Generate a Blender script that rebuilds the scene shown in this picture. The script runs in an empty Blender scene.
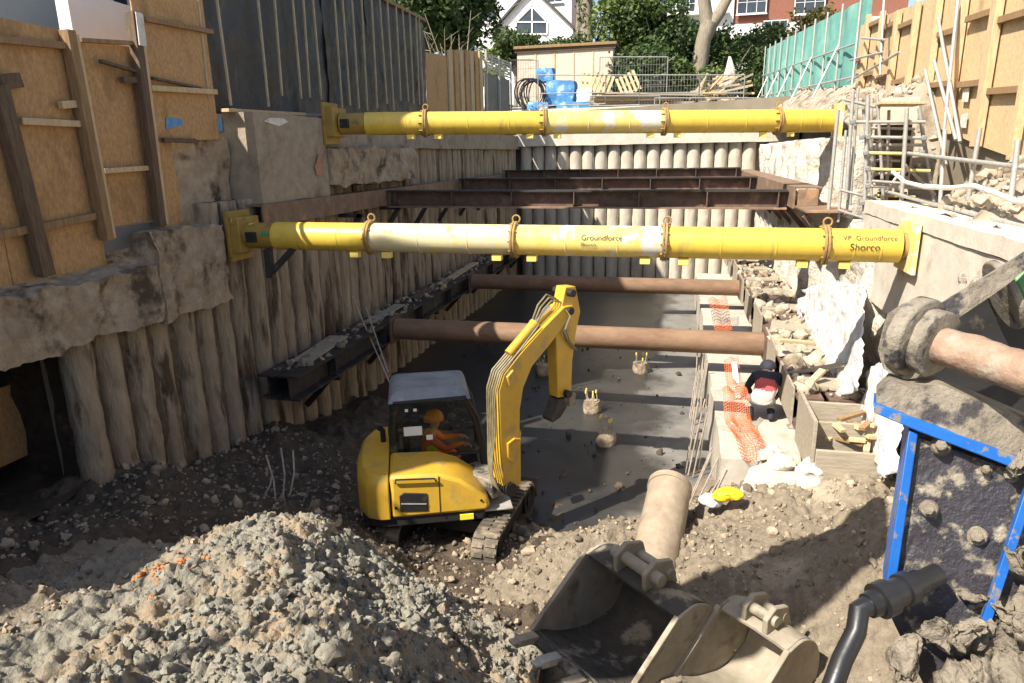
import bpy, math, random
import numpy as np
from mathutils import Vector, Matrix
random.seed(7); RNG = np.random.default_rng(7)
S = bpy.context.scene
COL = S.collection
R = math.radians
# ------------------------------------------------------------------ camera
FPX = 686.0; CAMZ = 5.0
YAW, PITCH, ROLL = R(13.554), R(15.205), -0.018
def cam_axes():
    fw = Vector((-math.sin(YAW)*math.cos(PITCH), math.cos(YAW)*math.cos(PITCH), -math.sin(PITCH)))
    r0 = Vector((math.cos(YAW), math.sin(YAW), 0)); u0 = r0.cross(fw)
    r = r0*math.cos(ROLL)+u0*math.sin(ROLL); u = -r0*math.sin(ROLL)+u0*math.cos(ROLL)
    return r, u, fw
CR, CU, CF = cam_axes()
cd = bpy.data.cameras.new('camera'); cam = bpy.data.objects.new('camera', cd); COL.objects.link(cam)
cd.sensor_width = 36; cd.lens = FPX/1024*36; cd.clip_end = 2000; cd.clip_start = .05
M = Matrix((CR, CU, -CF)).transposed().to_4x4(); M.translation = (0, 0, CAMZ)
cam.matrix_world = M; S.camera = cam
def at(px, py, ax, v):                      # the point of plane ax=v seen at a pixel of the photograph
    d = CF + CR*((px-512)/FPX) - CU*((py-341.5)/FPX)
    i = 'xyz'.index(ax); o = Vector((0, 0, CAMZ)); t = (v-o[i])/d[i]
    return o + d*t
def atd(px, py, dep):
    return Vector((0, 0, CAMZ)) + (CF + CR*((px-512)/FPX) - CU*((py-341.5)/FPX))*dep
# ------------------------------------------------------------------ noise
def _h(ix, iy, iz):
    n = (ix*374761393 + iy*668265263 + iz*2147483647*0 + iz*1274126177) & 0xffffffff
    n = ((n ^ (n >> 13))*1274126177) & 0xffffffff
    return ((n ^ (n >> 16)) & 0xffff)/65535.0
def vnoise(p):
    p = np.asarray(p, float); i = np.floor(p).astype(np.int64); f = p-i; f = f*f*(3-2*f)
    out = 0
    for a in (0, 1):
        for b in (0, 1):
            for c in (0, 1):
                w = (f[:, 0] if a else 1-f[:, 0])*(f[:, 1] if b else 1-f[:, 1])*(f[:, 2] if c else 1-f[:, 2])
                out = out + w*_h(i[:, 0]+a, i[:, 1]+b, i[:, 2]+c)
    return out*2-1
def fbm(p, o=4, g=.5):
    p = np.asarray(p, float); s = 0; a = 1
    for k in range(o):
        s = s + a*vnoise(p*(2**k)+17.3*k); a *= g
    return s
# ------------------------------------------------------------------ materials
MATS = {}
def pm(name, c1, c2=None, scale=6, rough=.8, bump=.3, metal=0, c3=None, s3=2.0, t3=.55, w3=.12, stretch=(1, 1, 1), stretch3=None,
       bdist=.02, island=0, det=6, bscale=None, spec=.4, coat=0, wave=None):
    """c1..c2 fine mottling, c3 patches (dirt, rust, stains) of their own shape"""
    if name in MATS: return MATS[name]
    m = bpy.data.materials.new(name); m.use_nodes = True; MATS[name] = m
    nt = m.node_tree; N = nt.nodes; L = nt.links; b = N['Principled BSDF']
    c2 = c2 or tuple(x*.7 for x in c1)
    tc = N.new('ShaderNodeTexCoord'); oi = N.new('ShaderNodeObjectInfo')
    add = N.new('ShaderNodeVectorMath'); add.operation = 'ADD'
    sc = N.new('ShaderNodeVectorMath'); sc.operation = 'SCALE'; sc.inputs[3].default_value = 23.0
    cx = N.new('ShaderNodeCombineXYZ')
    for k in range(3): L.new(oi.outputs['Random'], cx.inputs[k])
    L.new(cx.outputs[0], sc.inputs[0]); L.new(tc.outputs['Object'], add.inputs[0]); L.new(sc.outputs[0], add.inputs[1])
    def mapped(st):
        mp = N.new('ShaderNodeMapping'); mp.inputs['Scale'].default_value = st; L.new(add.outputs[0], mp.inputs[0]); return mp.outputs[0]
    def noise(v, s, d=det):
        n = N.new('ShaderNodeTexNoise'); n.inputs['Scale'].default_value = s; n.inputs['Detail'].default_value = d
        n.inputs['Roughness'].default_value = .62; L.new(v, n.inputs['Vector']); return n.outputs['Fac']
    v = mapped(stretch); f = noise(v, scale)
    rp = N.new('ShaderNodeMapRange'); rp.inputs[1].default_value = .32; rp.inputs[2].default_value = .68; L.new(f, rp.inputs[0])
    mx = N.new('ShaderNodeMix'); mx.data_type = 'RGBA'; L.new(rp.outputs[0], mx.inputs[0])
    mx.inputs[6].default_value = (*c1, 1); mx.inputs[7].default_value = (*c2, 1)
    col = mx.outputs[2]
    if c3:
        f3 = noise(mapped(stretch3 or stretch), s3, 8)
        r3 = N.new('ShaderNodeMapRange'); r3.inputs[1].default_value = t3; r3.inputs[2].default_value = t3+w3; L.new(f3, r3.inputs[0])
        m3 = N.new('ShaderNodeMix'); m3.data_type = 'RGBA'; L.new(r3.outputs[0], m3.inputs[0]); L.new(col, m3.inputs[6])
        m3.inputs[7].default_value = (*c3, 1); col = m3.outputs[2]
    if island:
        g = N.new('ShaderNodeNewGeometry'); mr = N.new('ShaderNodeMapRange'); L.new(g.outputs['Random Per Island'], mr.inputs[0])
        mr.inputs[3].default_value = 1-island; mr.inputs[4].default_value = 1+island
        vm = N.new('ShaderNodeVectorMath'); vm.operation = 'SCALE'; L.new(col, vm.inputs[0]); L.new(mr.outputs[0], vm.inputs[3]); col = vm.outputs[0]
    L.new(col, b.inputs['Base Color'])
    rr = N.new('ShaderNodeMapRange'); L.new(f, rr.inputs[0]); rr.inputs[3].default_value = max(.05, rough-.12); rr.inputs[4].default_value = min(1, rough+.12)
    L.new(rr.outputs[0], b.inputs['Roughness']); b.inputs['Metallic'].default_value = metal
    b.inputs['Specular IOR Level'].default_value = spec
    if coat: b.inputs['Coat Weight'].default_value = coat
    if bump:
        bp = N.new('ShaderNodeBump'); bp.inputs['Strength'].default_value = bump; bp.inputs['Distance'].default_value = bdist
        L.new(noise(v, bscale or scale*2.5, 8), bp.inputs['Height']); L.new(bp.outputs[0], b.inputs['Normal'])
    return m
pm('ply', (.56, .34, .155), (.37, .21, .09), 20, .8, .4, c3=(.22, .125, .055), s3=1.5, t3=.53, w3=.25, stretch=(1, 1.6, .8), bscale=40)
pm('ply_pale', (.63, .48, .28), (.47, .335, .18), 18, .8, .3, c3=(.36, .24, .125), s3=1.3, t3=.55, w3=.25, stretch=(1, 1.6, .8), bscale=40)
pm('ply_white', (.66, .56, .46), (.55, .44, .35), 5, .85, .15, c3=(.38, .28, .2), s3=1.2, t3=.6, w3=.2)
pm('timber', (.34, .22, .11), (.2, .12, .06), 7, .8, .4, stretch=(6, 6, .6))
pm('timber_dark', (.17, .115, .07), (.09, .06, .04), 7, .85, .4, stretch=(5, 5, .7))
pm('timber_pale', (.62, .47, .28), (.45, .32, .18), 7, .8, .3, stretch=(4, 4, .8))
pm('batten', (.50, .43, .30), (.36, .29, .19), 7, .8, .3)
pm('timber_grey', (.40, .35, .27), (.27, .23, .17), 6, .85, .4, stretch=(.7, 5, 5))
pm('black_sheet', (.030, .027, .025), (.045, .04, .037), 3, .33, .7, c3=(.085, .08, .075), s3=2.5, t3=.6, w3=.06, stretch3=(1, 2, .5), bdist=.06, bscale=5, spec=.35)
pm('conc_old', (.47, .38, .275), (.28, .215, .15), 5, .92, .9, c3=(.085, .06, .042), s3=2.0, t3=.53, w3=.12, bdist=.05)
pm('conc_block', (.38, .315, .235), (.28, .23, .165), 6, .9, .5, c3=(.17, .125, .085), s3=1.7, t3=.53, w3=.2, bdist=.03)
pm('conc_pale', (.62, .57, .48), (.5, .45, .37), 4, .9, .4, c3=(.33, .27, .2), s3=1.6, t3=.6, w3=.14)
pm('conc_white', (.66, .61, .53), (.52, .465, .385), 5, .9, 1.0, c3=(.30, .235, .165), s3=1.9, t3=.54, w3=.12, bdist=.06)
pm('soil_face', (.20, .155, .105), (.11, .08, .055), 6, .95, 1.0, c3=(.05, .036, .026), s3=2, t3=.55, w3=.15, bdist=.06)
pm('rubble_c', (.46, .40, .31), (.32, .265, .195), 4, .9, .8, c3=(.2, .15, .1), s3=2, t3=.52, w3=.12, island=.25)
pm('pile_brown', (.43, .345, .25), (.29, .225, .155), 5, .92, 1.0, c3=(.10, .07, .045), s3=2.4, t3=.53, w3=.1, stretch=(1.6, 1.6, .3), stretch3=(1.5, 1.5, .22), bdist=.04)
pm('pile_pale', (.56, .51, .43), (.42, .37, .29), 4, .92, .5, c3=(.27, .2, .14), s3=1.6, t3=.6, w3=.14, stretch=(1.6, 1.6, .4), bdist=.03)
pm('yellow', (.70, .50, .075), (.61, .42, .06), 5, .42, .1, c3=(.36, .26, .10), s3=2.6, t3=.55, w3=.18, stretch3=(3.5, .7, .7), spec=.5)
pm('yellow_worn', (.78, .62, .22), (.70, .52, .12), 5, .55, .15, c3=(.66, .63, .56), s3=3.2, t3=.5, w3=.08)
pm('yellow_white', (.66, .57, .30), (.60, .53, .36), 6, .55, .15, c3=(.74, .55, .10), s3=4, t3=.56, w3=.05)
pm('yellow_dirty', (.38, .25, .05), (.28, .18, .045), 6, .6, .2, c3=(.12, .09, .05), s3=4, t3=.58, w3=.08)
pm('yellow_pad', (.85, .66, .18), (.8, .6, .14), 6, .5, .05)
pm('rust_flange', (.27, .15, .075), (.40, .27, .08), 12, .75, .3)
pm('rust_tube', (.25, .155, .095), (.165, .10, .06), 5, .8, .4, c3=(.17, .095, .065), s3=2.2, t3=.55, w3=.15, stretch=(.4, 1, 1))
pm("tube_tan", (.37, .30, .22), (.27, .21, .15), 6, .8, .5, c3=(.19, .13, .09), s3=2.2, t3=.52, w3=.2)
pm('rust_steel', (.15, .095, .07), (.085, .055, .045), 6, .75, .4, c3=(.24, .16, .11), s3=2.4, t3=.55, w3=.12)
pm('dark_steel', (.045, .04, .037), (.025, .022, .02), 6, .65, .3, c3=(.15, .12, .09), s3=2.2, t3=.58, w3=.1)
pm('rust_plate', (.25, .165, .11), (.16, .105, .07), 5, .8, .4, c3=(.35, .21, .12), s3=2, t3=.57, w3=.1)
pm('galv_dull', (.30, .30, .29), (.22, .22, .21), 14, .55, .1, metal=.2)
pm('galv', (.50, .49, .46), (.37, .36, .33), 14, .5, .15, metal=.35, c3=(.36, .28, .2), s3=6, t3=.64, w3=.05)
pm('galv_yellow', (.72, .60, .2), (.55, .46, .2), 14, .55, .15)
pm('rebar', (.52, .48, .42), (.33, .25, .19), 12, .6, .3, metal=.2)
pm('soil', (.275, .23, .168), (.16, .13, .092), 9, .95, 1.0, c3=(.37, .315, .235), s3=1.3, t3=.55, w3=.15, bdist=.04)
pm('clay', (.29, .268, .212), (.19, .175, .137), 12, .9, 1.0, c3=(.31, .24, .16), s3=.8, t3=.5, w3=.12, bdist=.03)
pm('clod', (.28, .268, .22), (.19, .18, .147), 12, .9, 1.0, c3=(.28, .21, .14), s3=.8, t3=.52, w3=.15, island=.16, bdist=.02)
pm('stone', (.34, .28, .205), (.22, .17, .12), 9, .9, .6, island=.45)
pm('orange_earth', (.56, .20, .06), (.45, .17, .06), 9, .95, .8)
pm('wet_conc', (.075, .072, .068), (.05, .049, .047), 1.6, .35, .15, c3=(.11, .10, .09), s3=.8, t3=.55, w3=.2)
pm('soil_wet_dark', (.115, .085, .058), (.06, .045, .031), 7, .9, 1.0, c3=(.19, .15, .105), s3=2.2, t3=.6, w3=.1, bdist=.05)
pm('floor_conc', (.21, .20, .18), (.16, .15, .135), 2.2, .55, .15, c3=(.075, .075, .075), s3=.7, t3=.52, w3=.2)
pm('bench_conc', (.50, .46, .39), (.40, .36, .3), 3, .9, .4, c3=(.27, .23, .18), s3=1.4, t3=.56, w3=.15)
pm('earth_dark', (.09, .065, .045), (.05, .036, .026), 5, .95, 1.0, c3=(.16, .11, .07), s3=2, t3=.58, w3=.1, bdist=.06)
pm('grass_ground', (.27, .23, .17), (.19, .16, .11), 1, .95, .3)
pm('white_render', (.78, .78, .76), (.72, .72, .70), 2, .85, .1)
pm('grey_render', (.42, .42, .40), (.37, .37, .35), 2, .85, .1)
pm('brick', (.30, .13, .085), (.22, .09, .06), 14, .9, .3)
pm('roof_slate', (.09, .085, .085), (.06, .06, .06), 9, .8, .3)
pm('frame_white', (.8, .8, .79), (.74, .74, .73), 4, .5, 0)
pm('green_net', (.15, .38, .325), (.11, .30, .255), 3, .8, .3, c3=(.26, .48, .43), s3=.7, t3=.55, w3=.2)
pm('blue_bag', (.08, .26, .50), (.05, .19, .40), 4, .55, .5, c3=(.32, .48, .62), s3=2.5, t3=.53, w3=.08, bscale=5, bdist=.06)
pm('white_plastic', (.66, .66, .65), (.55, .55, .54), 4, .45, .7, c3=(.42, .36, .28), s3=2.5, t3=.58, w3=.15, bscale=5, bdist=.05)
pm('white_sack', (.75, .73, .68), (.62, .58, .5), 5, .75, .5, bscale=8)
pm('orange_mesh', (.78, .2, .07), (.6, .14, .04), 6, .6, 0)
pm('yellow_plastic', (.85, .6, .02), (.8, .5, .02), 4, .5, .1)
pm('grey_hoard', (.19, .18, .17), (.14, .135, .13), 2, .7, .1)
pm('bark', (.31, .265, .20), (.19, .16, .12), 6, .95, .8, stretch=(2, 2, .4), c3=(.12, .13, .06), s3=1, t3=.58)
pm('leaf_dark', (.085, .135, .038), (.042, .075, .022), .8, .55, 0, island=.5)
pm('leaf_mid', (.15, .205, .05), (.07, .11, .03), .8, .55, 0, island=.5)
pm('leaf_bright', (.18, .25, .03), (.10, .16, .02), .8, .55, 0, island=.4)
pm('leaf_olive', (.20, .17, .05), (.11, .1, .035), .8, .6, 0, island=.4)
pm('exc_yellow', (.62, .385, .045), (.55, .33, .035), 4, .42, .08, c3=(.33, .25, .13), s3=3.5, t3=.53, w3=.2, spec=.5)
pm('exc_roof', (.24, .265, .29), (.17, .19, .21), 3, .5, .2, c3=(.45, .44, .42), s3=2.5, t3=.58, w3=.15)
pm('exc_black', (.022, .022, .023), (.014, .014, .015), 4, .55, .1, c3=(.10, .085, .06), s3=4, t3=.6, w3=.1)
pm('rubber_dirty', (.10, .085, .065), (.06, .05, .04), 6, .9, .5, c3=(.28, .23, .165), s3=3, t3=.47, w3=.14)
pm('hose', (.02, .02, .021), (.012, .012, .013), 8, .35, .05, spec=.6)
pm('hose_lit', (.26, .22, .12), (.12, .1, .06), 8, .5, .1)  # paler copy of the hose, sunlight painted into its colour
pm('chrome', (.75, .74, .72), (.66, .65, .63), 8, .2, 0, metal=.9)
pm('bucket_mud', (.36, .32, .25), (.25, .215, .16), 5, .75, .5, c3=(.16, .13, .095), s3=2.6, t3=.57, w3=.1, spec=.3)
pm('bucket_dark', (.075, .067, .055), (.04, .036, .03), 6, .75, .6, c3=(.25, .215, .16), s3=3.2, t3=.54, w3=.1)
pm('mud_steel', (.28, .245, .19), (.17, .145, .11), 9, .7, .9, c3=(.05, .045, .047), s3=6, t3=.53, w3=.08, bdist=.02, spec=.5)
pm('mud', (.32, .275, .21), (.19, .16, .12), 7, .85, 1.2, c3=(.085, .072, .058), s3=3.2, t3=.55, w3=.08, bdist=.04)
pm('breaker_face', (.05, .046, .055), (.025, .023, .027), 14, .4, 1.0, c3=(.31, .27, .205), s3=7, t3=.51, w3=.09, bdist=.012, spec=.6)
pm('blue_paint', (.013, .13, .48), (.01, .10, .38), 6, .45, .2, c3=(.2, .18, .15), s3=9, t3=.54, w3=.06)
pm('green_paint', (.13, .34, .13), (.09, .26, .1), 6, .5, .2, c3=(.33, .29, .22), s3=4, t3=.56, w3=.1)
pm('shaft', (.36, .25, .175), (.22, .14, .095), 7, .6, .8, c3=(.30, .26, .20), s3=5, t3=.5, w3=.1)
pm('skin', (.55, .33, .23), (.5, .29, .2), 6, .6, 0)
pm('hivis', (.95, .22, .05), (.88, .18, .04), 6, .7, .2, bscale=8)
pm('helmet_orange', (.9, .33, .03), (.88, .3, .03), 4, .35, 0)
pm('hivis_yellow', (.85, .75, .05), (.8, .7, .05), 4, .5, 0)
pm('cloth_dark', (.03, .03, .045), (.02, .02, .03), 6, .8, .2)
pm('cloth_red', (.52, .10, .10), (.42, .08, .08), 6, .8, .2)
pm('cloth_pale', (.55, .54, .50), (.42, .4, .37), 6, .85, .3)
pm('ink', (.03, .03, .03), (.05, .05, .05), 6, .7, 0)
pm('reflect', (.85, .87, .86), (.8, .82, .8), 6, .4, 0)
pm('green_sticker', (.05, .3, .12), (.04, .25, .1), 6, .6, 0)
pm('blue_spray', (.05, .25, .55), (.2, .33, .5), 9, .8, 0)
pm('red_spray', (.42, .17, .11), (.36, .25, .18), 9, .8, 0)
pm('white_mark', (.72, .7, .66), (.5, .45, .38), 9, .8, 0)
def glass(name, tint, gl=.1, rough=.03):
    m = bpy.data.materials.new(name); m.use_nodes = True; MATS[name] = m; N = m.node_tree.nodes; L = m.node_tree.links
    N.remove(N['Principled BSDF']); o = N['Material Output']
    t = N.new('ShaderNodeBsdfTransparent'); t.inputs[0].default_value = (*tint, 1); g = N.new('ShaderNodeBsdfGlossy'); g.inputs[1].default_value = rough
    x = N.new('ShaderNodeMixShader'); fr = N.new('ShaderNodeFresnel'); fr.inputs[0].default_value = 1.45
    L.new(fr.outputs[0], x.inputs[0]); L.new(t.outputs[0], x.inputs[1]); L.new(g.outputs[0], x.inputs[2]); L.new(x.outputs[0], o.inputs[0])
glass('glass', (.78, .81, .80))
pm('window_glass', (.05, .06, .075), (.03, .04, .05), 1.5, .1, 0, spec=.7)
for nm in ('leaf_dark', 'leaf_mid', 'leaf_bright', 'leaf_olive'):           # leaves let some light through
    N = MATS[nm].node_tree.nodes; L = MATS[nm].node_tree.links; b_ = N['Principled BSDF']; src = b_.inputs['Base Color'].links[0].from_socket
    t = N.new('ShaderNodeBsdfTranslucent'); L.new(src, t.inputs[0]); x = N.new('ShaderNodeMixShader'); x.inputs[0].default_value = .38
    L.new(b_.outputs[0], x.inputs[1]); L.new(t.outputs[0], x.inputs[2]); L.new(x.outputs[0], N['Material Output'].inputs[0])
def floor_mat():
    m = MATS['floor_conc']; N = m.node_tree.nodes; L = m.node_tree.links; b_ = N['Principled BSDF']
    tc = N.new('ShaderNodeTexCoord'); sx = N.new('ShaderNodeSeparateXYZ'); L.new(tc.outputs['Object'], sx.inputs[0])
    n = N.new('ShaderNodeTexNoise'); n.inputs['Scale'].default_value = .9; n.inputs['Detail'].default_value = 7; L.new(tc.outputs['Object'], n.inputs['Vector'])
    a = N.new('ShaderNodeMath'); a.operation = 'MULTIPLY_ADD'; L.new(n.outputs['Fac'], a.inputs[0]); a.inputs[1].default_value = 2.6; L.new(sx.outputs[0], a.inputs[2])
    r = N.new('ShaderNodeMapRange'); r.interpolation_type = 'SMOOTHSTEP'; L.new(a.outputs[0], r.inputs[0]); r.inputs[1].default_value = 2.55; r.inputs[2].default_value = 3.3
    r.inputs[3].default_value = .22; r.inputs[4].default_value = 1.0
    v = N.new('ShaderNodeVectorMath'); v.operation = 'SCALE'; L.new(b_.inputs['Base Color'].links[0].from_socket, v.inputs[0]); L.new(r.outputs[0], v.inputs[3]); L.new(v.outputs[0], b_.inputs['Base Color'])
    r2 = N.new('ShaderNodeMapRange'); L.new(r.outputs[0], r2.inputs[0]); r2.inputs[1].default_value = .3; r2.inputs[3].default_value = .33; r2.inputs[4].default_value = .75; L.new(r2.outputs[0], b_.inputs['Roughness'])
floor_mat()                                                                # wet gloss on the left; shade up to the sun edge painted into colour
# ------------------------------------------------------------------ mesh builder
def wloc(o):
    v = Vector((0, 0, 0))
    while o: v = v + o.location; o = o.parent
    return v
class MB:
    def __init__(s): s.v = []; s.f = []; s.n = 0
    def add(s, V, F):
        V = [tuple(p) for p in V]; s.v += V; s.f += [tuple(i+s.n for i in q) for q in F]; s.n += len(V); return s
    def box(s, c, d, rot=None):
        c = Vector(c); V = []
        for x in (-.5, .5):
            for y in (-.5, .5):
                for z in (-.5, .5):
                    p = Vector((x*d[0], y*d[1], z*d[2]))
                    if rot is not None: p = rot @ p
                    V.append(c+p)
        return s.add(V, [(0, 1, 3, 2), (4, 6, 7, 5), (0, 4, 5, 1), (2, 3, 7, 6), (0, 2, 6, 4), (1, 5, 7, 3)])
    def mm(s, a, b):
        a = Vector(a); b = Vector(b); return s.box((a+b)/2, b-a)
    def beam(s, a, b, w, h, up=(0, 0, 1)):
        a = Vector(a); b = Vector(b); x = (b-a); l = x.length; x.normalize(); y = Vector(up).cross(x)
        if y.length < 1e-4: y = Vector((1, 0, 0)).cross(x)
        y.normalize(); z = x.cross(y); return s.box((a+b)/2, (l, w, h), Matrix((x, y, z)).transposed())
    def tube(s, a, b, r, r2=None, n=12, cap=True, inner=None):
        return s.path([a, b], [r, r if r2 is None else r2], n, cap) if inner is None else s.pipe(a, b, r, inner, n)
    def path(s, P, r, n=8, cap=True):
        P = [Vector(p) for p in P]; k = len(P); rr = r if isinstance(r, (list, tuple)) else [r]*k
        V = []; prev = None
        for i, p in enumerate(P):
            t = (P[min(i+1, k-1)]-P[max(i-1, 0)]).normalized()
            if prev is None:
                a = Vector((0, 0, 1)) if abs(t.z) < .9 else Vector((1, 0, 0)); u = t.cross(a).normalized()
            else:
                u = (prev - t*prev.dot(t)).normalized()
            prev = u; w = t.cross(u)
            for j in range(n):
                q = 2*math.pi*j/n; V.append(p+(u*math.cos(q)+w*math.sin(q))*rr[i])
        F = [(i*n+j, i*n+(j+1) % n, (i+1)*n+(j+1) % n, (i+1)*n+j) for i in range(k-1) for j in range(n)]
        if cap: F += [tuple(range(n-1, -1, -1)), tuple((k-1)*n+j for j in range(n))]
        return s.add(V, F)
    def pipe(s, a, b, r, ri, n=24):
        a = Vector(a); b = Vector(b); t = (b-a).normalized(); q = Vector((0, 0, 1)) if abs(t.z) < .9 else Vector((1, 0, 0))
        u = t.cross(q).normalized(); w = t.cross(u); V = []
        for p, rad in ((a, r), (b, r), (b, ri), (a, ri)):
            for j in range(n):
                g = 2*math.pi*j/n; V.append(p+(u*math.cos(g)+w*math.sin(g))*rad)
        F = [(i*n+j, i*n+(j+1) % n, ((i+1) % 4)*n+(j+1) % n, ((i+1) % 4)*n+j) for i in range(4) for j in range(n)]
        return s.add(V, F)
    def prism(s, poly, ext):
        e = Vector(ext); P = [Vector(p) for p in poly]; k = len(P); V = P+[p+e for p in P]
        return s.add(V, [tuple(range(k)), tuple(range(2*k-1, k-1, -1))]+[((i+1) % k, i, i+k, (i+1) % k+k) for i in range(k)])
    def ball(s, c, r, n=8, m=6, sc=(1, 1, 1), jit=0, rot=None):
        c = Vector(c); V = []
        for i in range(m+1):
            t = math.pi*i/m
            for j in range(n):
                p = 2*math.pi*j/n; k = r*(1+random.uniform(-jit, jit))
                q = Vector((math.sin(t)*math.cos(p)*sc[0], math.sin(t)*math.sin(p)*sc[1], math.cos(t)*sc[2]))*k
                if rot is not None: q = rot @ q
                V.append(c+q)
        return s.add(V, [(i*n+j, (i+1)*n+j, (i+1)*n+(j+1) % n, i*n+(j+1) % n) for i in range(m) for j in range(n)])
    def grid(s, fn, nu, nv, closed=False):
        V = [fn(i/nu, j/nv) for i in range(nu+1) for j in range(nv+1)]
        return s.add(V, [(i*(nv+1)+j, (i+1)*(nv+1)+j, (i+1)*(nv+1)+j+1, i*(nv+1)+j+1) for i in range(nu) for j in range(nv)])
    def xf(s, m):
        s.v = [tuple(m @ Vector(p)) for p in s.v]; return s
    def rough(s, amp, fr=3.0, seed=0):
        p = np.array(s.v); o = np.stack([fbm(p*fr+seed+k*31.7, 3) for k in range(3)], 1)
        s.v = [tuple(q) for q in p+o*amp]; return s
    def build(s, name, mat, parent=None, smooth=True, bevel=0, angle=38, kind=None, sol=0):
        me = bpy.data.meshes.new(name); V = np.array(s.v, float)
        o = bpy.data.objects.new(name, me); COL.objects.link(o)
        if parent is not None:
            org = np.array(wloc(parent)); o.parent = parent
        else:
            org = np.array([(V[:, 0].min()+V[:, 0].max())/2, (V[:, 1].min()+V[:, 1].max())/2, V[:, 2].min()]); o.location = org
        me.from_pydata((V-org).tolist(), [], s.f); me.update()
        me.materials.append(MATS[mat] if isinstance(mat, str) else mat)
        if smooth:
            me.polygons.foreach_set('use_smooth', [True]*len(me.polygons)); me.set_sharp_from_angle(angle=R(angle))
        if bevel:
            md = o.modifiers.new('bevel', 'BEVEL'); md.width = bevel; md.segments = 2; md.limit_method = 'ANGLE'
        if sol:
            md = o.modifiers.new('solid', 'SOLIDIFY'); md.thickness = sol; md.offset = 0
        if kind: o['kind'] = kind
        return o
def subdiv_box(a, b, step):
    """box with gridded faces, for roughening"""
    m = MB(); a = Vector(a); b = Vector(b); d = b-a
    n = [max(1, int(abs(d[k])/step)) for k in range(3)]
    for ax in range(3):
        u, w = (ax+1) % 3, (ax+2) % 3
        for sd in (0, 1):
            def fn(p, q):
                c = Vector((0, 0, 0)); c[ax] = b[ax] if sd else a[ax]; c[u] = a[u]+d[u]*(p if sd else 1-p); c[w] = a[w]+d[w]*q; return c
            m.grid(fn, n[u], n[w])
    return m
def tag(o, label, cat, group=None, kind=None):
    o['label'] = label; o['category'] = cat
    if group: o['group'] = group
    o['kind'] = kind or 'thing'
    return o
def empty(name, loc, label, cat, group=None):
    o = bpy.data.objects.new(name, None); COL.objects.link(o); o.location = loc; o.empty_display_size = .2
    return tag(o, label, cat, group)
def copy_tree(o, parent=None):
    c = o.copy(); COL.objects.link(c); c.parent = parent
    for ch in o.children: copy_tree(ch, c)
    return c
_U = ['', 'first', 'second', 'third', 'fourth', 'fifth', 'sixth', 'seventh', 'eighth', 'ninth', 'tenth', 'eleventh', 'twelfth', 'thirteenth', 'fourteenth', 'fifteenth', 'sixteenth', 'seventeenth', 'eighteenth', 'nineteenth']
ORD = _U[1:]+[('twenty', 'thirty', 'forty', 'fifty', 'sixty')[t-2]+' '+_U[u] if u else ('twentieth', 'thirtieth', 'fortieth', 'fiftieth', 'sixtieth')[t-2] for t in range(2, 7) for u in range(10)]
def ip(x, tab): return float(np.interp(x, [t[0] for t in tab], [t[1] for t in tab]))
# ------------------------------------------------------------------ light
SL = Vector((.60, .68, -1.0)).normalized()
elev = math.asin(-SL.z); az = math.atan2(-SL.x, -SL.y)
w = bpy.data.worlds.new('World'); S.world = w; w.use_nodes = True
sky = w.node_tree.nodes.new('ShaderNodeTexSky'); sky.sky_type = 'NISHITA'; sky.sun_disc = False
sky.sun_elevation = elev; sky.sun_rotation = az; sky.altitude = 50; sky.dust_density = 1.5
bg = w.node_tree.nodes['Background']; w.node_tree.links.new(sky.outputs[0], bg.inputs[0]); bg.inputs[1].default_value = .105
sd = bpy.data.lights.new('sun', 'SUN'); so = bpy.data.objects.new('sun', sd); COL.objects.link(so)
sd.energy = 5.0; sd.angle = R(.53); sd.color = (1, .94, .84); so.rotation_euler = SL.to_track_quat('-Z', 'Y').to_euler(); so.location = (-20, -20, 40)
S.view_settings.view_transform = 'Standard'; S.view_settings.look = 'None'; S.view_settings.exposure = .95; S.view_settings.gamma = 1
S.view_settings.use_curve_mapping = False
try:
    S.view_settings.use_white_balance = True; S.view_settings.white_balance_temperature = 6700; S.view_settings.white_balance_tint = 10
except Exception: pass
S.cycles.max_bounces = 6; S.cycles.diffuse_bounces = 3; S.cycles.transparent_max_bounces = 12
S.cycles.use_denoising = True
#PART2
# ================================================================== SETTING
XL, XR, YF = -6.4, 2.75, 28.0
GL = [(-30, 3.76), (8.55, 3.8), (9.5, 4.6), (9.8, 5.62), (18, 6.12), (28, 6.5), (45, 8.0), (70, 9.2), (400, 20)]
GR = [(-30, 4.5), (10.5, 4.95), (20, 6.5), (41, 7.6), (45, 8.0), (70, 9.2), (400, 20)]
def strip(xs, ys, zf, skirt=None):
    m = MB(); V = [(x, y, zf(x, y)) for x in xs for y in ys]; k = len(ys)
    return m.add(V, [(i*k+j, (i+1)*k+j, (i+1)*k+j+1, i*k+j+1) for i in range(len(xs)-1) for j in range(k-1)])
g = MB()
ysl = [-30, 1, 2, 6, 8.5, 8.56, 9.5, 9.8, 12, 18, 28.4, 36, 45, 70, 120, 400]
for src in (strip([-400, -60, -20, -9.2, -6.95], ysl, lambda x, y: ip(y, GL)),
            strip([4.3, 6, 20, 60, 400], ysl, lambda x, y: ip(y, GR)),
            strip([-6.95, -4, 0, 4.3], [28.4, 30, 36, 45, 70, 120, 400], lambda x, y: ip(y, GL)*(1-(x+6.95)/11.25)+ip(y, GR)*(x+6.95)/11.25),
            strip([-6.95, -3, 0, 4.3], [-30, -5, .6], lambda x, y: 3.3)):
    g.add(src.v, src.f)
def vquad(a, b, za, zb): g.add([(a[0], a[1], za[0]), (b[0], b[1], zb[0]), (b[0], b[1], zb[1]), (a[0], a[1], za[1])], [(0, 1, 2, 3)])
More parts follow.
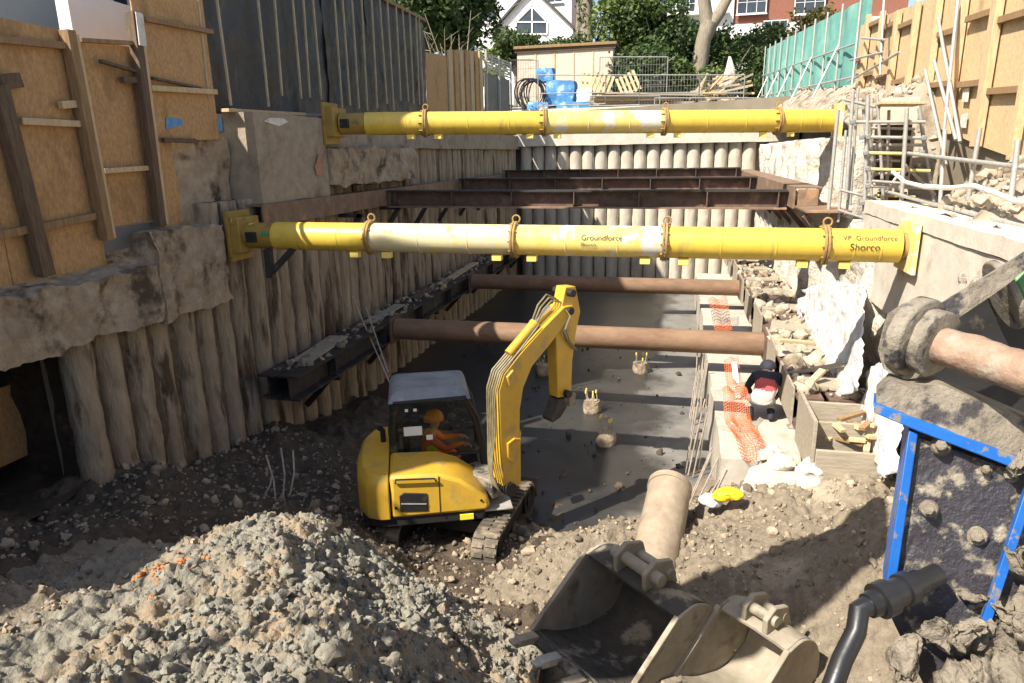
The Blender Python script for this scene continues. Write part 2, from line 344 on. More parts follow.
for i in range(len(ysl)-1):
    a, b = ysl[i], ysl[i+1]
    if a >= 28.4: break
    lo = 3.06 if 1 < b <= 6 else -.3
    vquad((-6.95, a), (-6.95, b), (lo, ip(a, GL)), (lo, ip(b, GL)))
    vquad((4.3, a), (4.3, b), (-.3, ip(a, GR)), (-.3, ip(b, GR)))
vquad((-6.95, 28.4), (4.3, 28.4), (-.3, ip(28.4, GL)), (-.3, ip(28.4, GR)))
vquad((-6.95, .6), (4.3, .6), (-.3, 3.3), (-.3, 3.3))
g.build('ground', 'grass_ground', smooth=False, kind='structure')
# pit floor: thin wet blinding concrete
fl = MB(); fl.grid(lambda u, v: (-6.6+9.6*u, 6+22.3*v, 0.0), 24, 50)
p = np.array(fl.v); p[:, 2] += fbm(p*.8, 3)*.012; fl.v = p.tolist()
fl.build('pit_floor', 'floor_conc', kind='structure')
# loose earth over the near half of the pit
CP = [(-6.4, 6.2, 1.35), (-6.5, 4, 1.7), (-6, 5.5, 1.25), (-5.9, 4.3, 1.5), (-6.2, 7.7, .8), (-6.2, 9.1, .7), (-5.4, 8.6, .3), (-5.6, 10, .3), (-6, 12, .15), (-6, 14, -.1),
      (-5.3, 6.4, 1.0), (-4.8, 7.4, .4), (-6.4, 2, 1.9), (-4.5, 1.5, 2.0), (-2, 1.5, 1.8), (0, 1.5, 1.5), (2.5, 1.5, 1.9), (-5, 3, 1.85), (-5.3, 4.4, 1.5),
      (-3.5, 6.4, .6), (-3, 7.2, .05), (-2.3, 6.6, .05), (-4.5, 6.6, .75), (-1.8, 6.3, .1), (-3, 9, -.08), (-2, 9, -.08), (-4, 8.5, -.05), (-4.2, 10, -.08), (-1.2, 8.6, -.06), (-3, 12, -.1), (-1, 12, -.1), (-.5, 10, -.1), (-5, 12, -.05),
      (-4.2, 5, 1.0), (-3, 5, .9), (-3, 3.5, 1.3), (-2, 4.5, .7), (-2, 5.6, .35), (-1.5, 6.4, .2),
      (-.9, 6.2, .3), (-.6, 5.4, .0), (-.2, 4.9, .1), (0, 4.6, .2), (.2, 5.2, .25), (-1, 5, .1), (-.3, 5.7, .2), (-1, 4, .5), (0, 3.6, .6), (-.3, 7.2, .5), (-.3, 8.1, .1), (-1.1, 7.6, .1),
      (.4, 6, .68), (.5, 7.2, .78), (1.1, 7.8, .95), (2.4, 8.2, 1.25), (2.75, 9, 1.05), (1.4, 5.8, 1.18), (1.6, 4.5, 1.25), (2.5, 6, 1.65), (2.7, 4, 1.6), (.9, 5, .12), (.6, 5.35, .15), (1.0, 5.3, .25), (.5, 4.8, .15), (1.05, 4.6, .25), (.75, 5.15, .1),
      (.3, 8.2, .5), (.1, 8.9, -.08), (.55, 9.1, .1), (.5, 9.6, -.2), (.5, 10.3, -.2), (.5, 11.2, -.2), (.5, 12.2, -.2), (.9, 8.6, .9), (1.3, 9.0, .9), (1.0, 9.8, .8), (2, 10, .9), (2.6, 12, .9), (1.5, 12, .85), (1.5, 14, .8)]
CPA = np.array(CP)
def hbase(x, y):
    d2 = (x[:, None]-CPA[None, :, 0])**2+(y[:, None]-CPA[None, :, 1])**2
    wgt = np.exp(-d2/(2*.42**2))+1e-9/(d2+.01)
    return (wgt*CPA[None, :, 2]).sum(1)/wgt.sum(1)
def heightfield(x0, x1, y0, y1, step, zf):
    xs = np.arange(x0, x1+1e-6, step); ys = np.arange(y0, y1+1e-6, step); X, Y = np.meshgrid(xs, ys, indexing='ij'); x, y = X.ravel(), Y.ravel()
    V = np.stack([x, y, zf(x, y)], 1); k = len(ys); i, j = np.meshgrid(np.arange(len(xs)-1), np.arange(k-1), indexing='ij'); a = (i*k+j).ravel()
    m = MB(); m.v = V.tolist(); m.f = np.stack([a, a+k, a+k+1, a+1], 1).tolist(); m.n = len(V); return m
def P3(x, y, s, z=0): return np.stack([x*s, y*s, np.full_like(x, z)], 1)
def hsoil(x, y):
    n = fbm(P3(x, y, 2.2), 3)*.07+fbm(P3(x, y, 7, 5), 4)*.03+np.abs(vnoise(P3(x, y, 9, 4)))*.10*np.clip(fbm(P3(x, y, 1.1, 2), 2)+.6, .2, 1)+np.abs(fbm(P3(x, y, 19, 9), 3))*.03
    h = hbase(x, y); k = np.clip((h+.06)/.25, .1, 1); return h+n*k
heightfield(-6.9, 2.95, .7, 12.5, .028, hsoil).build('soil', 'soil', kind='structure', angle=180)
def hdark(x, y):
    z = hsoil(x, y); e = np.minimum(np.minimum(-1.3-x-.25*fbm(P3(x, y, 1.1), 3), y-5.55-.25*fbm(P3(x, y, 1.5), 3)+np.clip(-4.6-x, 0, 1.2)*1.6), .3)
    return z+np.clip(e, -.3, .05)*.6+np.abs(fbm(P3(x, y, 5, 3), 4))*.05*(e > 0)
heightfield(-6.9, -1.2, 3.0, 12.4, .035, hdark).build('shaded_wet_soil', 'soil_wet_dark', kind='structure', angle=180)  # damp soil on the left, with the shade there painted into its colour
lump = lambda x: np.clip((x+4.1)/.8, .25, 1)
def mound(cps, sig, rough, extra=0):
    A = np.array(cps)
    def f(x, y):
        d2 = (x[:, None]-A[None, :, 0])**2+(y[:, None]-A[None, :, 1])**2
        wgt = np.exp(-d2/(2*sig**2))+1e-9/(d2+.01); h = (wgt*A[None, :, 2]).sum(1)/wgt.sum(1)
        return h+fbm(P3(x, y, 3, 3), 3)*.05+fbm(P3(x, y, 10, 1), 4)*rough+np.abs(fbm(P3(x, y, 19, 2), 3))*rough*.9+(np.abs(vnoise(P3(x, y, 5.5, 8)))*1.5+np.abs(vnoise(P3(x, y, 11, 18)))*1.1+np.abs(vnoise(P3(x, y, 23, 28)))*.7)*rough*1.25*lump(x)
    return f
heap_h = mound([(-3.57, 5.35, 1.70), (-4.1, 5.0, 1.56), (-3.1, 5.5, 1.44), (-2.6, 5.5, 1.02), (-2.18, 5.62, .72), (-1.75, 5.3, .45), (-1.3, 5.2, .15), (-1.2, 4.4, .4), (-2.6, 3.9, 1.66), (-4.2, 3, 1.85), (-2.3, 3.1, 1.7),
                (-3.4, 4.4, 1.78), (-2.3, 4.8, 1.15), (-3.4, 6.2, .3), (-2.4, 6.2, .0), (-4.3, 6.0, .7), (-4.9, 5.6, .9), (-4.9, 4.6, 1.45), (-5, 3.4, 1.6), (-1.6, 6, .0), (-1.0, 3.4, .7), (-1.6, 3.8, 1.1), (-3.2, 2, 1.8), (-5, 2, 1.4), (-1.5, 2.4, 1.3)], .36, .045)
tag(heightfield(-5.0, -1.05, 1.9, 6.3, .017, heap_h).build('spoil_heap', 'clay', angle=180), 'big sunlit heap of lumpy grey clay spoil in front of the excavator', 'spoil heap')
mm_h = mound([(-1.16, 7.0, .72), (-.3, 7.4, .78), (-1.5, 6.5, .36), (-.6, 6.55, .5), (.1, 7.0, .75), (-1.9, 6.3, 0), (-1.8, 7.2, 0), (-1.4, 7.8, 0), (-.4, 8.2, .0), (.3, 8.2, .2), (-.8, 5.8, .0), (-.3, 5.9, .0), (.4, 6.4, .45), (-1.5, 5.8, .05), (.7, 7.3, .5)], .34, .035)
tag(heightfield(-2.0, .7, 5.7, 8.3, .03, mm_h).build('earth_mound', 'soil', angle=180), 'low sunlit mound of brown earth around the base of the big steel tube', 'earth mound')
op = MB()
for k in range(170): 
    a, b = random.gauss(-3.93, .13), random.gauss(4.15, .16); h = float(heap_h(np.array([a]), np.array([b]))[0]); op.ball((a, b, h+.005), random.uniform(.008, .026), 7, 5, (1, 1, .7), .35)
tag(op.build('orange_clod_patch', 'orange_earth', angle=180), 'small patch of orange clay crumbs on the left slope of the grey heap', 'orange clay', kind='stuff')
def surf(x, y):
    X, Y = np.array(x), np.array(y); z = hsoil(X, Y); z = np.where(X < -1.2, np.maximum(z, hdark(X, Y)), z)
    a = (X > -5) & (X < -1.05) & (Y > 1.9) & (Y < 6.3); z = np.where(a, np.maximum(z, heap_h(X, Y)), z)
    b = (X > -2) & (X < .7) & (Y > 5.7) & (Y < 8.3); return np.where(b, np.maximum(z, mm_h(X, Y)), z)
ico_v = None
def clods(name, mat, x, y, rad, label, cat, n=8, m=5, sink=.2, z=None):
    base = MB().ball((0, 0, 0), 1, n, m); bv = np.array(base.v); bf = np.array([f for f in base.f]); K = len(x)
    z = surf(x, y) if z is None else z
    sc = RNG.uniform(.65, 1.15, (K, 1, 3)); off = RNG.uniform(0, 900, (K, 1, 3))
    ang = RNG.uniform(0, 6.28, K); ca, sa = np.cos(ang), np.sin(ang)
    q = bv[None]*sc; nz = fbm((bv[None]*2.2+off).reshape(-1, 3), 3).reshape(K, -1, 1); q = q*(1+.5*nz)
    q = q*rad[:, None, None]
    t = RNG.uniform(0, 6.28, K); ct, st = np.cos(t)[:, None], np.sin(t)[:, None]
    yy = q[..., 1]*ct-q[..., 2]*st; zz = q[..., 1]*st+q[..., 2]*ct; q = np.stack([q[..., 0], yy, zz], -1)
    xx = q[..., 0]*ca[:, None]-q[..., 1]*sa[:, None]; yy = q[..., 0]*sa[:, None]+q[..., 1]*ca[:, None]
    q = np.stack([xx, yy, q[..., 2]], -1)+np.stack([x, y, z+rad*(.5-sink)], 1)[:, None, :]
    mb = MB(); mb.v = q.reshape(-1, 3).tolist(); nv = len(bv); mb.f = (bf[None]+(np.arange(K)*nv)[:, None, None]).reshape(-1, 4).tolist(); mb.n = len(mb.v)
    o = mb.build(name, mat, angle=55); tag(o, label, cat, kind='stuff'); return o
K = 4200
hx = RNG.uniform(-4.7, -1.1, K*2); hy = RNG.uniform(2.2, 6.0, K*2)
keep = (heap_h(hx, hy) > hsoil(hx, hy)-.05) & (RNG.uniform(0, 1, K*2) < np.clip((hx+4.15)/.9+.10+.3*fbm(P3(hx, hy, 1.3), 2), .06, 1))
hx, hy = hx[keep][:K], hy[keep][:K]; hr = np.exp(RNG.normal(math.log(.0165), .55, len(hx))).clip(.006, .045)*np.where(hx < -3.5, .6, 1)
clods('clay_clods', 'clod', hx, hy, hr, 'countless grey crumbly clods covering the big spoil heap', 'clay clods', 9, 6, sink=.55)
K = 9500; hx = RNG.uniform(-6.5, 2.7, K); hy = RNG.uniform(2.4, 9.4, K); z = surf(hx, hy); keep = (z > .1) & ~((hx > -4.2) & (hx < -1.2) & (hy < 5.8)); hx, hy = hx[keep], hy[keep]
hr = np.exp(RNG.normal(math.log(.014), .6, len(hx))).clip(.005, .085)
clods('loose_stones', 'stone', hx, hy, hr, 'scattered small stones and crumbs over the bare soil', 'stones', 7, 5)
sx = RNG.uniform(-3.9, -1.3, 420); sy = RNG.uniform(2.6, 5.9, 420); kk = heap_h(sx, sy) > hsoil(sx, sy)
clods('clay_lumps', 'clod', sx[kk], sy[kk], np.exp(RNG.normal(math.log(.052), .3, kk.sum())).clip(.03, .1), 'bigger sticky grey lumps bedded in the spoil heap', 'clay lumps', 16, 12, sink=.75)
# hollow under the near left beam
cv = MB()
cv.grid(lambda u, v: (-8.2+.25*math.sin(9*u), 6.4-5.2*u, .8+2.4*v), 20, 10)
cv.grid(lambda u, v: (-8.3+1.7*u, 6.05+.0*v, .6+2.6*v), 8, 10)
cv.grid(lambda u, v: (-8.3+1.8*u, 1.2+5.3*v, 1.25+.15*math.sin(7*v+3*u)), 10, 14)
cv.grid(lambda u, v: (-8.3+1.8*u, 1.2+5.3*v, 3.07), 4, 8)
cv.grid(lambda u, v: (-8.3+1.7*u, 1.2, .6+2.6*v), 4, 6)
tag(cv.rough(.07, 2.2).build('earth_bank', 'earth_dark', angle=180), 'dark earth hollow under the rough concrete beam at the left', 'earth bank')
bd = MB(); bc = at(6, 425, 'x', -7.5); bd.box(bc, (.05, .7, .9)); tag(bd.build('plywood_board', 'ply', bevel=.005), 'plywood board standing in the dark hollow under the beam', 'board')
# ------------------------------------------------------------------ contiguous piles
def pile_mesh(r, h, amp, seed):
    m = MB(); nz = max(6, int(h/.07)); n = 26
    m.path([(0, 0, h*i/nz) for i in range(nz+1)], r, n)
    p = np.array(m.v); d = fbm(np.stack([p[:, 0]*6, p[:, 1]*6, p[:, 2]*3.2], 1)+seed, 4)*.8+fbm(np.stack([p[:, 0]*2, p[:, 1]*2, p[:, 2]*.5], 1)+seed, 2)*.06; k = 1+d*amp
    p[:, 0] *= k; p[:, 1] *= k; m.v = p.tolist(); return m
protoL = []
for k in range(4):
    o = pile_mesh(.168, 4.95, .11, 40*k).build('concrete_pile', 'pile_brown', angle=180); protoL.append(o)
used = set()
def place_pile(o, loc, rz, sz, label, group):
    first = o.name not in used
    c = o if first else copy_tree(o); used.add(c.name); used.add(o.name)
    c.location = loc; c.rotation_euler.z = rz; c.scale = (1, 1, sz); return tag(c, label, 'pile', group)
i = 0; y = 6.12
while y < 27.8:
    top = 3.12 if y < 8.5 else (4.42 if y < 11.7 else 5.22)
    j = RNG.uniform(-.03, .03)
    c = place_pile(protoL[i % 4], (XL-.16+j*1.2, y+j*.6, -.1), RNG.uniform(0, 6.28), (top+.1)/4.95, f'brown concrete pile in the left wall, {ORD[i]} from the dark hollow', 'piles of the left wall')
    if i == 3: c.location.x -= .06
    y += .43; i += 1
protoF = [pile_mesh(.245, 5.55, .06, 300+40*k).build('concrete_pile', 'pile_pale', angle=180) for k in range(3)]
for k in range(18):
    place_pile(protoF[k % 3], (-6.05+k*.505, YF+.15, -.1), RNG.uniform(0, 6.28), 1, f'pale concrete pile in the end wall, {ORD[k]} from its left corner', 'piles of the end wall')
ep = MB(); ep.grid(lambda u, v: (XL-.16, 5.95+22.2*u, -.2+5.3*v), 160, 50); p = np.array(ep.v); p[:, 0] += fbm(p*2.6, 4)*.06; p[:, 2] = np.where((p[:, 1] < 8.5) & (p[:, 2] > 3.06), 3.06, p[:, 2]); p[:, 2] = np.where((p[:, 1] < 11.7) & (p[:, 2] > 4.33), 4.33, p[:, 2]); ep.v = p.tolist()
tag(ep.build('soil_wall', 'soil_face', angle=180), 'dark earth face showing between the left wall piles', 'soil wall')
# right wall: rough sprayed concrete, and pale rough piles standing proud of it further back
def rw(u, v):
    y = 2+26.2*u; z = -.1+(5.35 if y > 13.2 else 4.0)*v
    return (2.86 if y < 13.0 else 3.12, y, z)
m = MB(); m.grid(rw, 330, 70); p = np.array(m.v)
d = fbm(p*np.array([1, 1.1, .8]), 4)*.2+np.abs(fbm(p*np.array([1, 3.2, 2.4]), 4))*.09+np.clip(2.6-p[:, 2], 0, 3)*-.05; p[:, 0] -= d*.9-.02; m.v = p.tolist()
tag(m.build('rough_concrete_wall', 'conc_white', angle=180), 'rough pale sprayed concrete wall along the right side of the pit', 'wall')
protoR = [pile_mesh(.36, 5.3, .16, 700+40*k).build('concrete_pile', 'conc_white', angle=180) for k in range(3)]
for k in range(10):
    place_pile(protoR[k % 3], (3.0, 13.4+k*1.32, -.1), RNG.uniform(0, 6.28), 1, f'rough white pile bulging from the right wall, {ORD[k]} past the scaffold tower', 'piles of the right wall')
# ------------------------------------------------------------------ capping beams
b = subdiv_box((-7.25, 1.2, 3.08), (-6.28, 7.28, 3.76), .06); b.rough(.055, 4.2, 5)
tag(b.build('capping_beam', 'conc_old', angle=60), 'rough stained concrete capping beam below the near left hoarding', 'capping beam', 'capping beams round the pit')
b = subdiv_box((-7.1, 7.26, 3.03), (-6.25, 8.62, 4.14), .06); b.rough(.045, 4.5, 8)
tag(b.build('concrete_block', 'conc_old', angle=60), 'smoother concrete block at the left end of the near yellow prop', 'concrete block')
ra = MB(); ra.beam((-6.18, 7.0, 3.78), (-6.18, 5.2, 3.78), .04, .03)
b = subdiv_box((-7.6, 9.55, 4.34), (-6.2, 11.72, 5.69), .15); b.rough(.01, 2, 3)
r_ = empty('concrete_block', (-6.9, 10.6, 4.34), 'tall pale concrete block carrying the left end of the far yellow prop', 'concrete block')
b.build('block', 'conc_block', r_, angle=60)
mk = MB(); mk.mm((-6.83, 9.528, 5.42), (-6.72, 9.534, 5.62)); mk.build('spray_mark', 'blue_spray', r_, smooth=False)
mk = MB(); mk.prism([(-6.187, 9.8, 5.56), (-6.187, 10.2, 5.5), (-6.187, 10.5, 5.58), (-6.187, 10.35, 5.63), (-6.187, 9.95, 5.62)], (.004, 0, 0)); mk.build('white_mark', 'white_mark', r_, smooth=False)
mk = MB(); mk.prism([(-6.183, 11.25, 4.72), (-6.183, 11.42, 4.7), (-6.183, 11.52, 4.86), (-6.183, 11.44, 4.95), (-6.183, 11.5, 5.08), (-6.183, 11.36, 5.05), (-6.183, 11.28, 4.92), (-6.183, 11.2, 4.88)], (.004, 0, 0)); mk.build('spray_mark', 'red_spray', r_, smooth=False)
b = subdiv_box((-7.1, 11.7, 5.2), (-6.3, 28.3, 5.72), .2); b.rough(.012, 2, 4)
tag(b.build('capping_beam', 'conc_block', angle=60), 'long concrete capping beam on the left below the black sheeted hoarding', 'capping beam', 'capping beams round the pit')
b = subdiv_box((-6.6, 11.75, 4.5), (-6.12, 15.9, 5.19), .07); b.rough(.06, 3.4, 9)
tag(b.build('broken_concrete_strip', 'conc_old', angle=70), 'ragged brown strip of broken concrete below the left capping beam', 'broken concrete')
b = subdiv_box((-6.5, 27.75, 5.32), (4.2, 28.45, 5.75), .25); b.rough(.012, 2, 6)
tag(b.build('capping_beam', 'conc_pale', angle=60), 'pale concrete capping beam across the far end of the pit', 'capping beam', 'capping beams round the pit')
b = MB(); b.mm((-6.9, 28.45, 5.6), (4.3, 28.6, 6.75)); tag(b.build('retaining_wall', 'conc_pale', bevel=.02), 'low pale retaining wall behind the far end of the pit', 'wall')
r_ = empty('capping_beam', (3.1, 7, 3), 'wide white concrete capping beam on the right behind the prop bracket', 'capping beam', 'capping beams round the pit')
b = subdiv_box((2.75, 1.5, 2.9), (3.5, 11.4, 4.06), .14); b.rough(.012, 2, 11); b.build('beam', 'conc_pale', r_, angle=60)
b = subdiv_box((2.73, 1.5, 4.07), (3.3, 11.4, 4.25), .14); b.rough(.01, 2, 12); b.build('top_slab', 'conc_pale', r_, angle=60)
# rubble slope behind the right beam
def rub(x, y):
    t = np.clip((x-3.1)/1.2, 0, 1); z = 4.2+t*(np.interp(y, [2, 10.5, 20], [4.6, 5.1, 6.6])-4.2); z = np.where(y > 10, np.interp(y, [10, 10.8, 13.3, 13.9, 20, 28.4], [4.2, 3.7, 3.7, 5.35, 5.7, 6.3])+t*np.where(y < 13.4, .35, .8), z)
    return z+np.abs(fbm(P3(x, y, 2.4, 4), 4))*.16-.05
heightfield(2.95, 4.5, 1.0, 28.5, .07, rub).build('rubble_slope', 'rubble_c', angle=60, kind='structure')
K = 1300; hx = RNG.uniform(3.2, 4.25, K); hy = RNG.uniform(4, 20, K); clods('rubble', 'rubble_c', hx, hy, np.exp(RNG.normal(math.log(.04), .5, K)).clip(.012, .12), 'pale broken rubble on the slope behind the right beam', 'rubble', 6, 4, z=rub(hx, hy))
# ------------------------------------------------------------------ concrete bench on the right of the floor
r_ = empty('concrete_bench', (1.7, 12, 0), 'long pale concrete bench along the foot of the right wall', 'bench')
b = subdiv_box((.72, 8.95, -.1), (2.9, 24.0, 1.0), .22); b.rough(.025, 1.8, 14); b.build('bench', 'bench_conc', r_, angle=50)
# ------------------------------------------------------------------ walers
def chan(m, a, b, d, h, t=.03, up=(0, 0, 1)):
    """steel I section along a..b: two flanges and a web (h deep vertically)"""
    a = Vector(a); b = Vector(b); z = Vector((0, 0, 1))
    m.beam(a+z*(h/2-t/2), b+z*(h/2-t/2), d, t); m.beam(a-z*(h/2-t/2), b-z*(h/2-t/2), d, t); m.beam(a, b, t*.8, h-2*t-.004)
r_ = empty('steel_waler', (-5.9, 18, 1.35), 'lower dark steel waling beam strewn with boards along the left wall', 'waler', 'waling beams along the pit walls')
m = MB(); chan(m, (-5.74, 9.0, 1.56), (-5.74, 27.6, 1.56), .34, .40); chan(m, (-6.1, 9.0, 1.56), (-6.1, 27.6, 1.56), .32, .40); m.build('beam', 'dark_steel', r_, smooth=False)
for k in range(9):
    m = MB(); m.mm((-5.58, 10.2+k*2.1, 1.395), (-5.56, 10.22+k*2.1, 1.725)); m.mm((-5.72, 10.2+k*2.1, 1.395), (-5.575, 10.22+k*2.1, 1.725)); m.build('stiffener', 'dark_steel', r_, smooth=False)
for k in range(7):
    m = MB(); y0 = 10.4+k*2.6; m.beam((-6.3, y0, .75), (-5.75, y0, 1.34), .1, .1); m.beam((-6.3, y0, 1.3), (-5.6, y0, 1.3), .1, .08); m.build('bracket', 'dark_steel', r_, smooth=False)
r_ = empty('steel_waler', (2.0, 17, 1.35), 'lower brown steel waling beam with upright plates along the right wall', 'waler', 'waling beams along the pit walls')
m = MB(); chan(m, (1.86, 9.4, 1.56), (1.86, 26, 1.56), .34, .40); chan(m, (2.3, 9.4, 1.56), (2.3, 26, 1.56), .4, .40); m.build('beam', 'rust_steel', r_, smooth=False)
for k in range(8):
    m = MB(); m.mm((1.66, 9.6+k*2.0, 1.3), (1.69, 10.9+k*2.0, 1.84+.05*(k % 3))); m.build('upright_plate', 'timber_grey', r_, smooth=False)
for k in range(9):
    m = MB(); m.box((2.2, 10.0+k*1.7, 1.80), (.75, random.uniform(.3, .8), .04), Matrix.Rotation(random.uniform(-.25, .25), 3, 'Z')); m.build('cover_board', 'timber_grey', r_, smooth=False)
r_ = empty('steel_waler', (-6.2, 18, 4), 'upper rusty steel waling beam along the left wall above the yellow prop', 'waler', 'waling beams along the pit walls')
m = MB(); m.mm((-6.14, 9.4, 4.0), (-6.11, 26.8, 4.34)); m.mm((-6.38, 9.4, 4.31), (-6.142, 26.8, 4.34)); m.mm((-6.38, 9.4, 4.0), (-6.142, 26.8, 4.03)); m.build('beam', 'rust_plate', r_, smooth=False)
for k in range(8):
    m = MB(); y0 = 12.2+k*1.9; m.beam((-6.3, y0, 3.3), (-5.85, y0, 3.97), .09, .09); m.beam((-6.3, y0, 3.94), (-5.8, y0, 3.94), .09, .07); m.build('bracket', 'dark_steel', r_, smooth=False)
r_ = empty('steel_waler', (2.3, 18, 4), 'upper rusty steel waling beam along the right wall at the girder ends', 'waler', 'waling beams along the pit walls')
m = MB(); m.mm((2.02, 13.4, 3.98), (2.05, 26.8, 4.36)); m.mm((2.052, 12.2, 4.0), (2.75, 26.8, 4.03)); m.mm((2.052, 13.4, 4.33), (2.5, 26.8, 4.36)); m.build('beam', 'rust_plate', r_, smooth=False)
for k in range(6):
    m = MB(); y0 = 12.6+k*2.4; m.beam((2.75, y0, 3.2), (2.1, y0, 3.93), .09, .09); m.build('bracket', 'rust_steel', r_, smooth=False)
m = MB(); m.mm((2.08, 13.3, 4.034), (2.42, 13.34, 4.325)); m.build('end_plate', 'rust_plate', r_, smooth=False)
K = 420; hx = RNG.uniform(1.75, 2.7, K); hy = RNG.uniform(9.5, 22, K)
clods('waler_debris', 'rubble_c', hx, hy, np.exp(RNG.normal(math.log(.05), .55, K)).clip(.015, .15), 'pale rubble and crumbs heaped along the right lower waler', 'debris', 7, 5, z=np.full(K, 1.77))
# rubble and boards lying on the left lower waler
for k, (y0, l, a, mt, lab) in enumerate([(9.7, 1.5, .12, 'timber_grey', 'wide grey board lying on the near end of the left waler'), (12.4, 1.6, -.05, 'timber_grey', 'grey board lying midway along the left waler'),
                                 (17.5, 2.6, .02, 'timber_pale', 'pale plank lying on the far part of the left waler'), (14.8, 1.3, .2, 'timber_dark', 'dark board lying askew on the left waler before the pale plank')]):
    m = MB(); m.box((-5.95, y0+l/2, 1.80+.005*k), (.36 if k == 0 else .24, l, .035), Matrix.Rotation(a*.5, 3, 'Z') @ Matrix.Rotation(.02, 3, 'X')); tag(m.build('timber_board', mt, bevel=.004), lab, 'board', 'boards on the left waler')
K = 260; hx = RNG.uniform(-6.2, -5.62, K); hy = RNG.uniform(9.2, 22, K)
clods('waler_debris', 'stone', hx, hy, np.exp(RNG.normal(math.log(.04), .5, K)).clip(.015, .1), 'stones and dirt lying along the left lower waler', 'debris', 6, 4, z=np.full(K, 1.76))
K = 380; hx = RNG.uniform(-5.2, .6, K); hy = RNG.uniform(8.3, 20, K)
clods('floor_debris', 'soil_wet_dark', hx, hy, np.exp(RNG.normal(math.log(.017), .6, K)).clip(.006, .07), 'crumbs and small stones strewn over the wet pit floor', 'debris', 6, 4, z=np.full(K, .012))
# ------------------------------------------------------------------ struts
def text_mesh(txt, size):
    cu = bpy.data.curves.new('lettering', 'FONT'); cu.body = txt; cu.size = size; cu.align_x = 'CENTER'; cu.align_y = 'CENTER'
    o = bpy.data.objects.new('lettering', cu); COL.objects.link(o); dg = bpy.context.evaluated_depsgraph_get()
    me = bpy.data.meshes.new_from_object(o.evaluated_get(dg)); V = [v.co.copy() for v in me.vertices]; F = [tuple(p.vertices) for p in me.polygons]
    bpy.data.objects.remove(o); bpy.data.curves.remove(cu); bpy.data.meshes.remove(me); return V, F
def lettering(root, txt, size, x, yc, zc, r, ang, mat='ink'):
    V, F = text_mesh(txt, size); m = MB(); a0 = ang
    m.add([(x+v.x, yc-math.cos(a0+v.y/r)*(r+.004), zc+math.sin(a0+v.y/r)*(r+.004)) for v in V], F); m.build('lettering', mat, root, smooth=False)
def yellow_strut(A, B, r, joints, mats, label, pads=True):
    A = Vector(A); B = Vector(B); root = empty('yellow_strut', (A+B)/2, label, 'strut', 'yellow tubular props across the pit')
    d = (B-A).normalized(); X = lambda x: A+d*((x-A.x)/d.x)
    xs = [A.x+.62]+joints+[B.x-.1]
    for k in range(len(xs)-1):
        m = MB(); m.tube(X(xs[k])+d*.03, X(xs[k+1])-d*.03, r, n=40); tu = m.build('tube', mats[k], root)
        for f in (.36, .70):
            c = X(xs[k]+(xs[k+1]-xs[k])*f); m = MB(); m.path([c-d*.012, c-d*.005, c+d*.005, c+d*.012], [r-.001, r+.005, r+.005, r-.001], 40, False); m.build('weld_seam', mats[k], tu)
    for x in joints:
        for s in (-1, 1):
            m = MB(); m.tube(X(x)+d*(.004 if s > 0 else -.032), X(x)+d*(.032 if s > 0 else -.004), r+.045, n=40); fb = m
            if s < 0: m.build('flange', 'rust_flange', root, bevel=.004)
        bm_ = fb
        for q in range(10):
            t = 2*math.pi*q/10; c = X(x)+Vector((0, math.cos(t), math.sin(t)))*(r+.022); bm_.tube(c-d*.055, c+d*.055, .013, n=6)
        bm_.build('flange', 'rust_flange', root, bevel=.003)
    if pads:
        for x in joints:
            for s in (-.24, .24):
                m = MB(); c = X(x+s); m.box(c-Vector((0, .05, r+.035)), (.13, .1, .085)); m.build('lug', 'yellow_pad', root, bevel=.006)
            m = MB(); c = X(x+.02); n = 12
            m.path([c+Vector((.05*math.cos(6.283*q/n), 0, r+.075+.05*math.sin(6.283*q/n))) for q in range(n+1)], .012, 6); m.build('lifting_eye', 'rust_flange', root)
    # hydraulic end on the left
    m = MB(); m.tube(X(A.x+.2), X(A.x+.64), r*.93, n=36); m.build('jack_body', 'yellow_dirty', root)
    m = MB(); m.box(X(A.x+.36)+Vector((0, -r-.01, 0)), (.16, .05, .15)); m.build('hydraulic_port', 'exc_black', root, bevel=.01)
    m = MB(); m.box(X(A.x+.11)+Vector((0, 0, .02)), (.2, r*2+.12, r*2+.1)); m.box(X(A.x+.03)+Vector((0, 0, 0)), (.06, r*2+.16, r*2+.32)); m.build('end_bracket', 'yellow_dirty', root, bevel=.012)
    m = MB(); m.box(X(B.x-.03)+Vector((.0, .02, .0)), (.05, r*2+.3, r*2+.2)); m.build('end_plate', 'yellow_worn', root, bevel=.008)
    m = MB(); m.tube(X(B.x-.1), X(B.x-.05), r*.8, n=30); m.build('end_spigot', 'rust_flange', root)
    return root
J2 = [at(px, 240, 'y', 9.0).x for px in (372, 515, 665, 825)]
p2 = yellow_strut((-6.3, 8.97, 3.93), (2.72, 9.05, 3.87), .2, J2, ['yellow', 'yellow_white', 'yellow_worn', 'yellow', 'yellow'], 'near yellow tubular prop with a worn whitish section, above the excavator')
lettering(p2, 'Groundforce', .10, at(603, 240, 'y', 9).x, 9.01, 3.89, .2, .35); lettering(p2, 'Shorco', .07, at(590, 246, 'y', 9).x, 9.01, 3.89, .2, -.08)
xx = at(867, 240, 'y', 9).x
lettering(p2, 'VP  Groundforce', .085, xx, 9.04, 3.875, .2, .55); lettering(p2, 'Shorco', .115, xx-.05, 9.04, 3.875, .2, .0)
m = MB(); xg = at(268, 232, 'y', 8.9).x
m.grid(lambda u, v: (xg-.05+.13*u, 8.97-math.cos(.1+.25*v)*.192, 3.93+math.sin(.1+.25*v)*.192), 2, 3); m.build('sticker', 'green_sticker', p2)
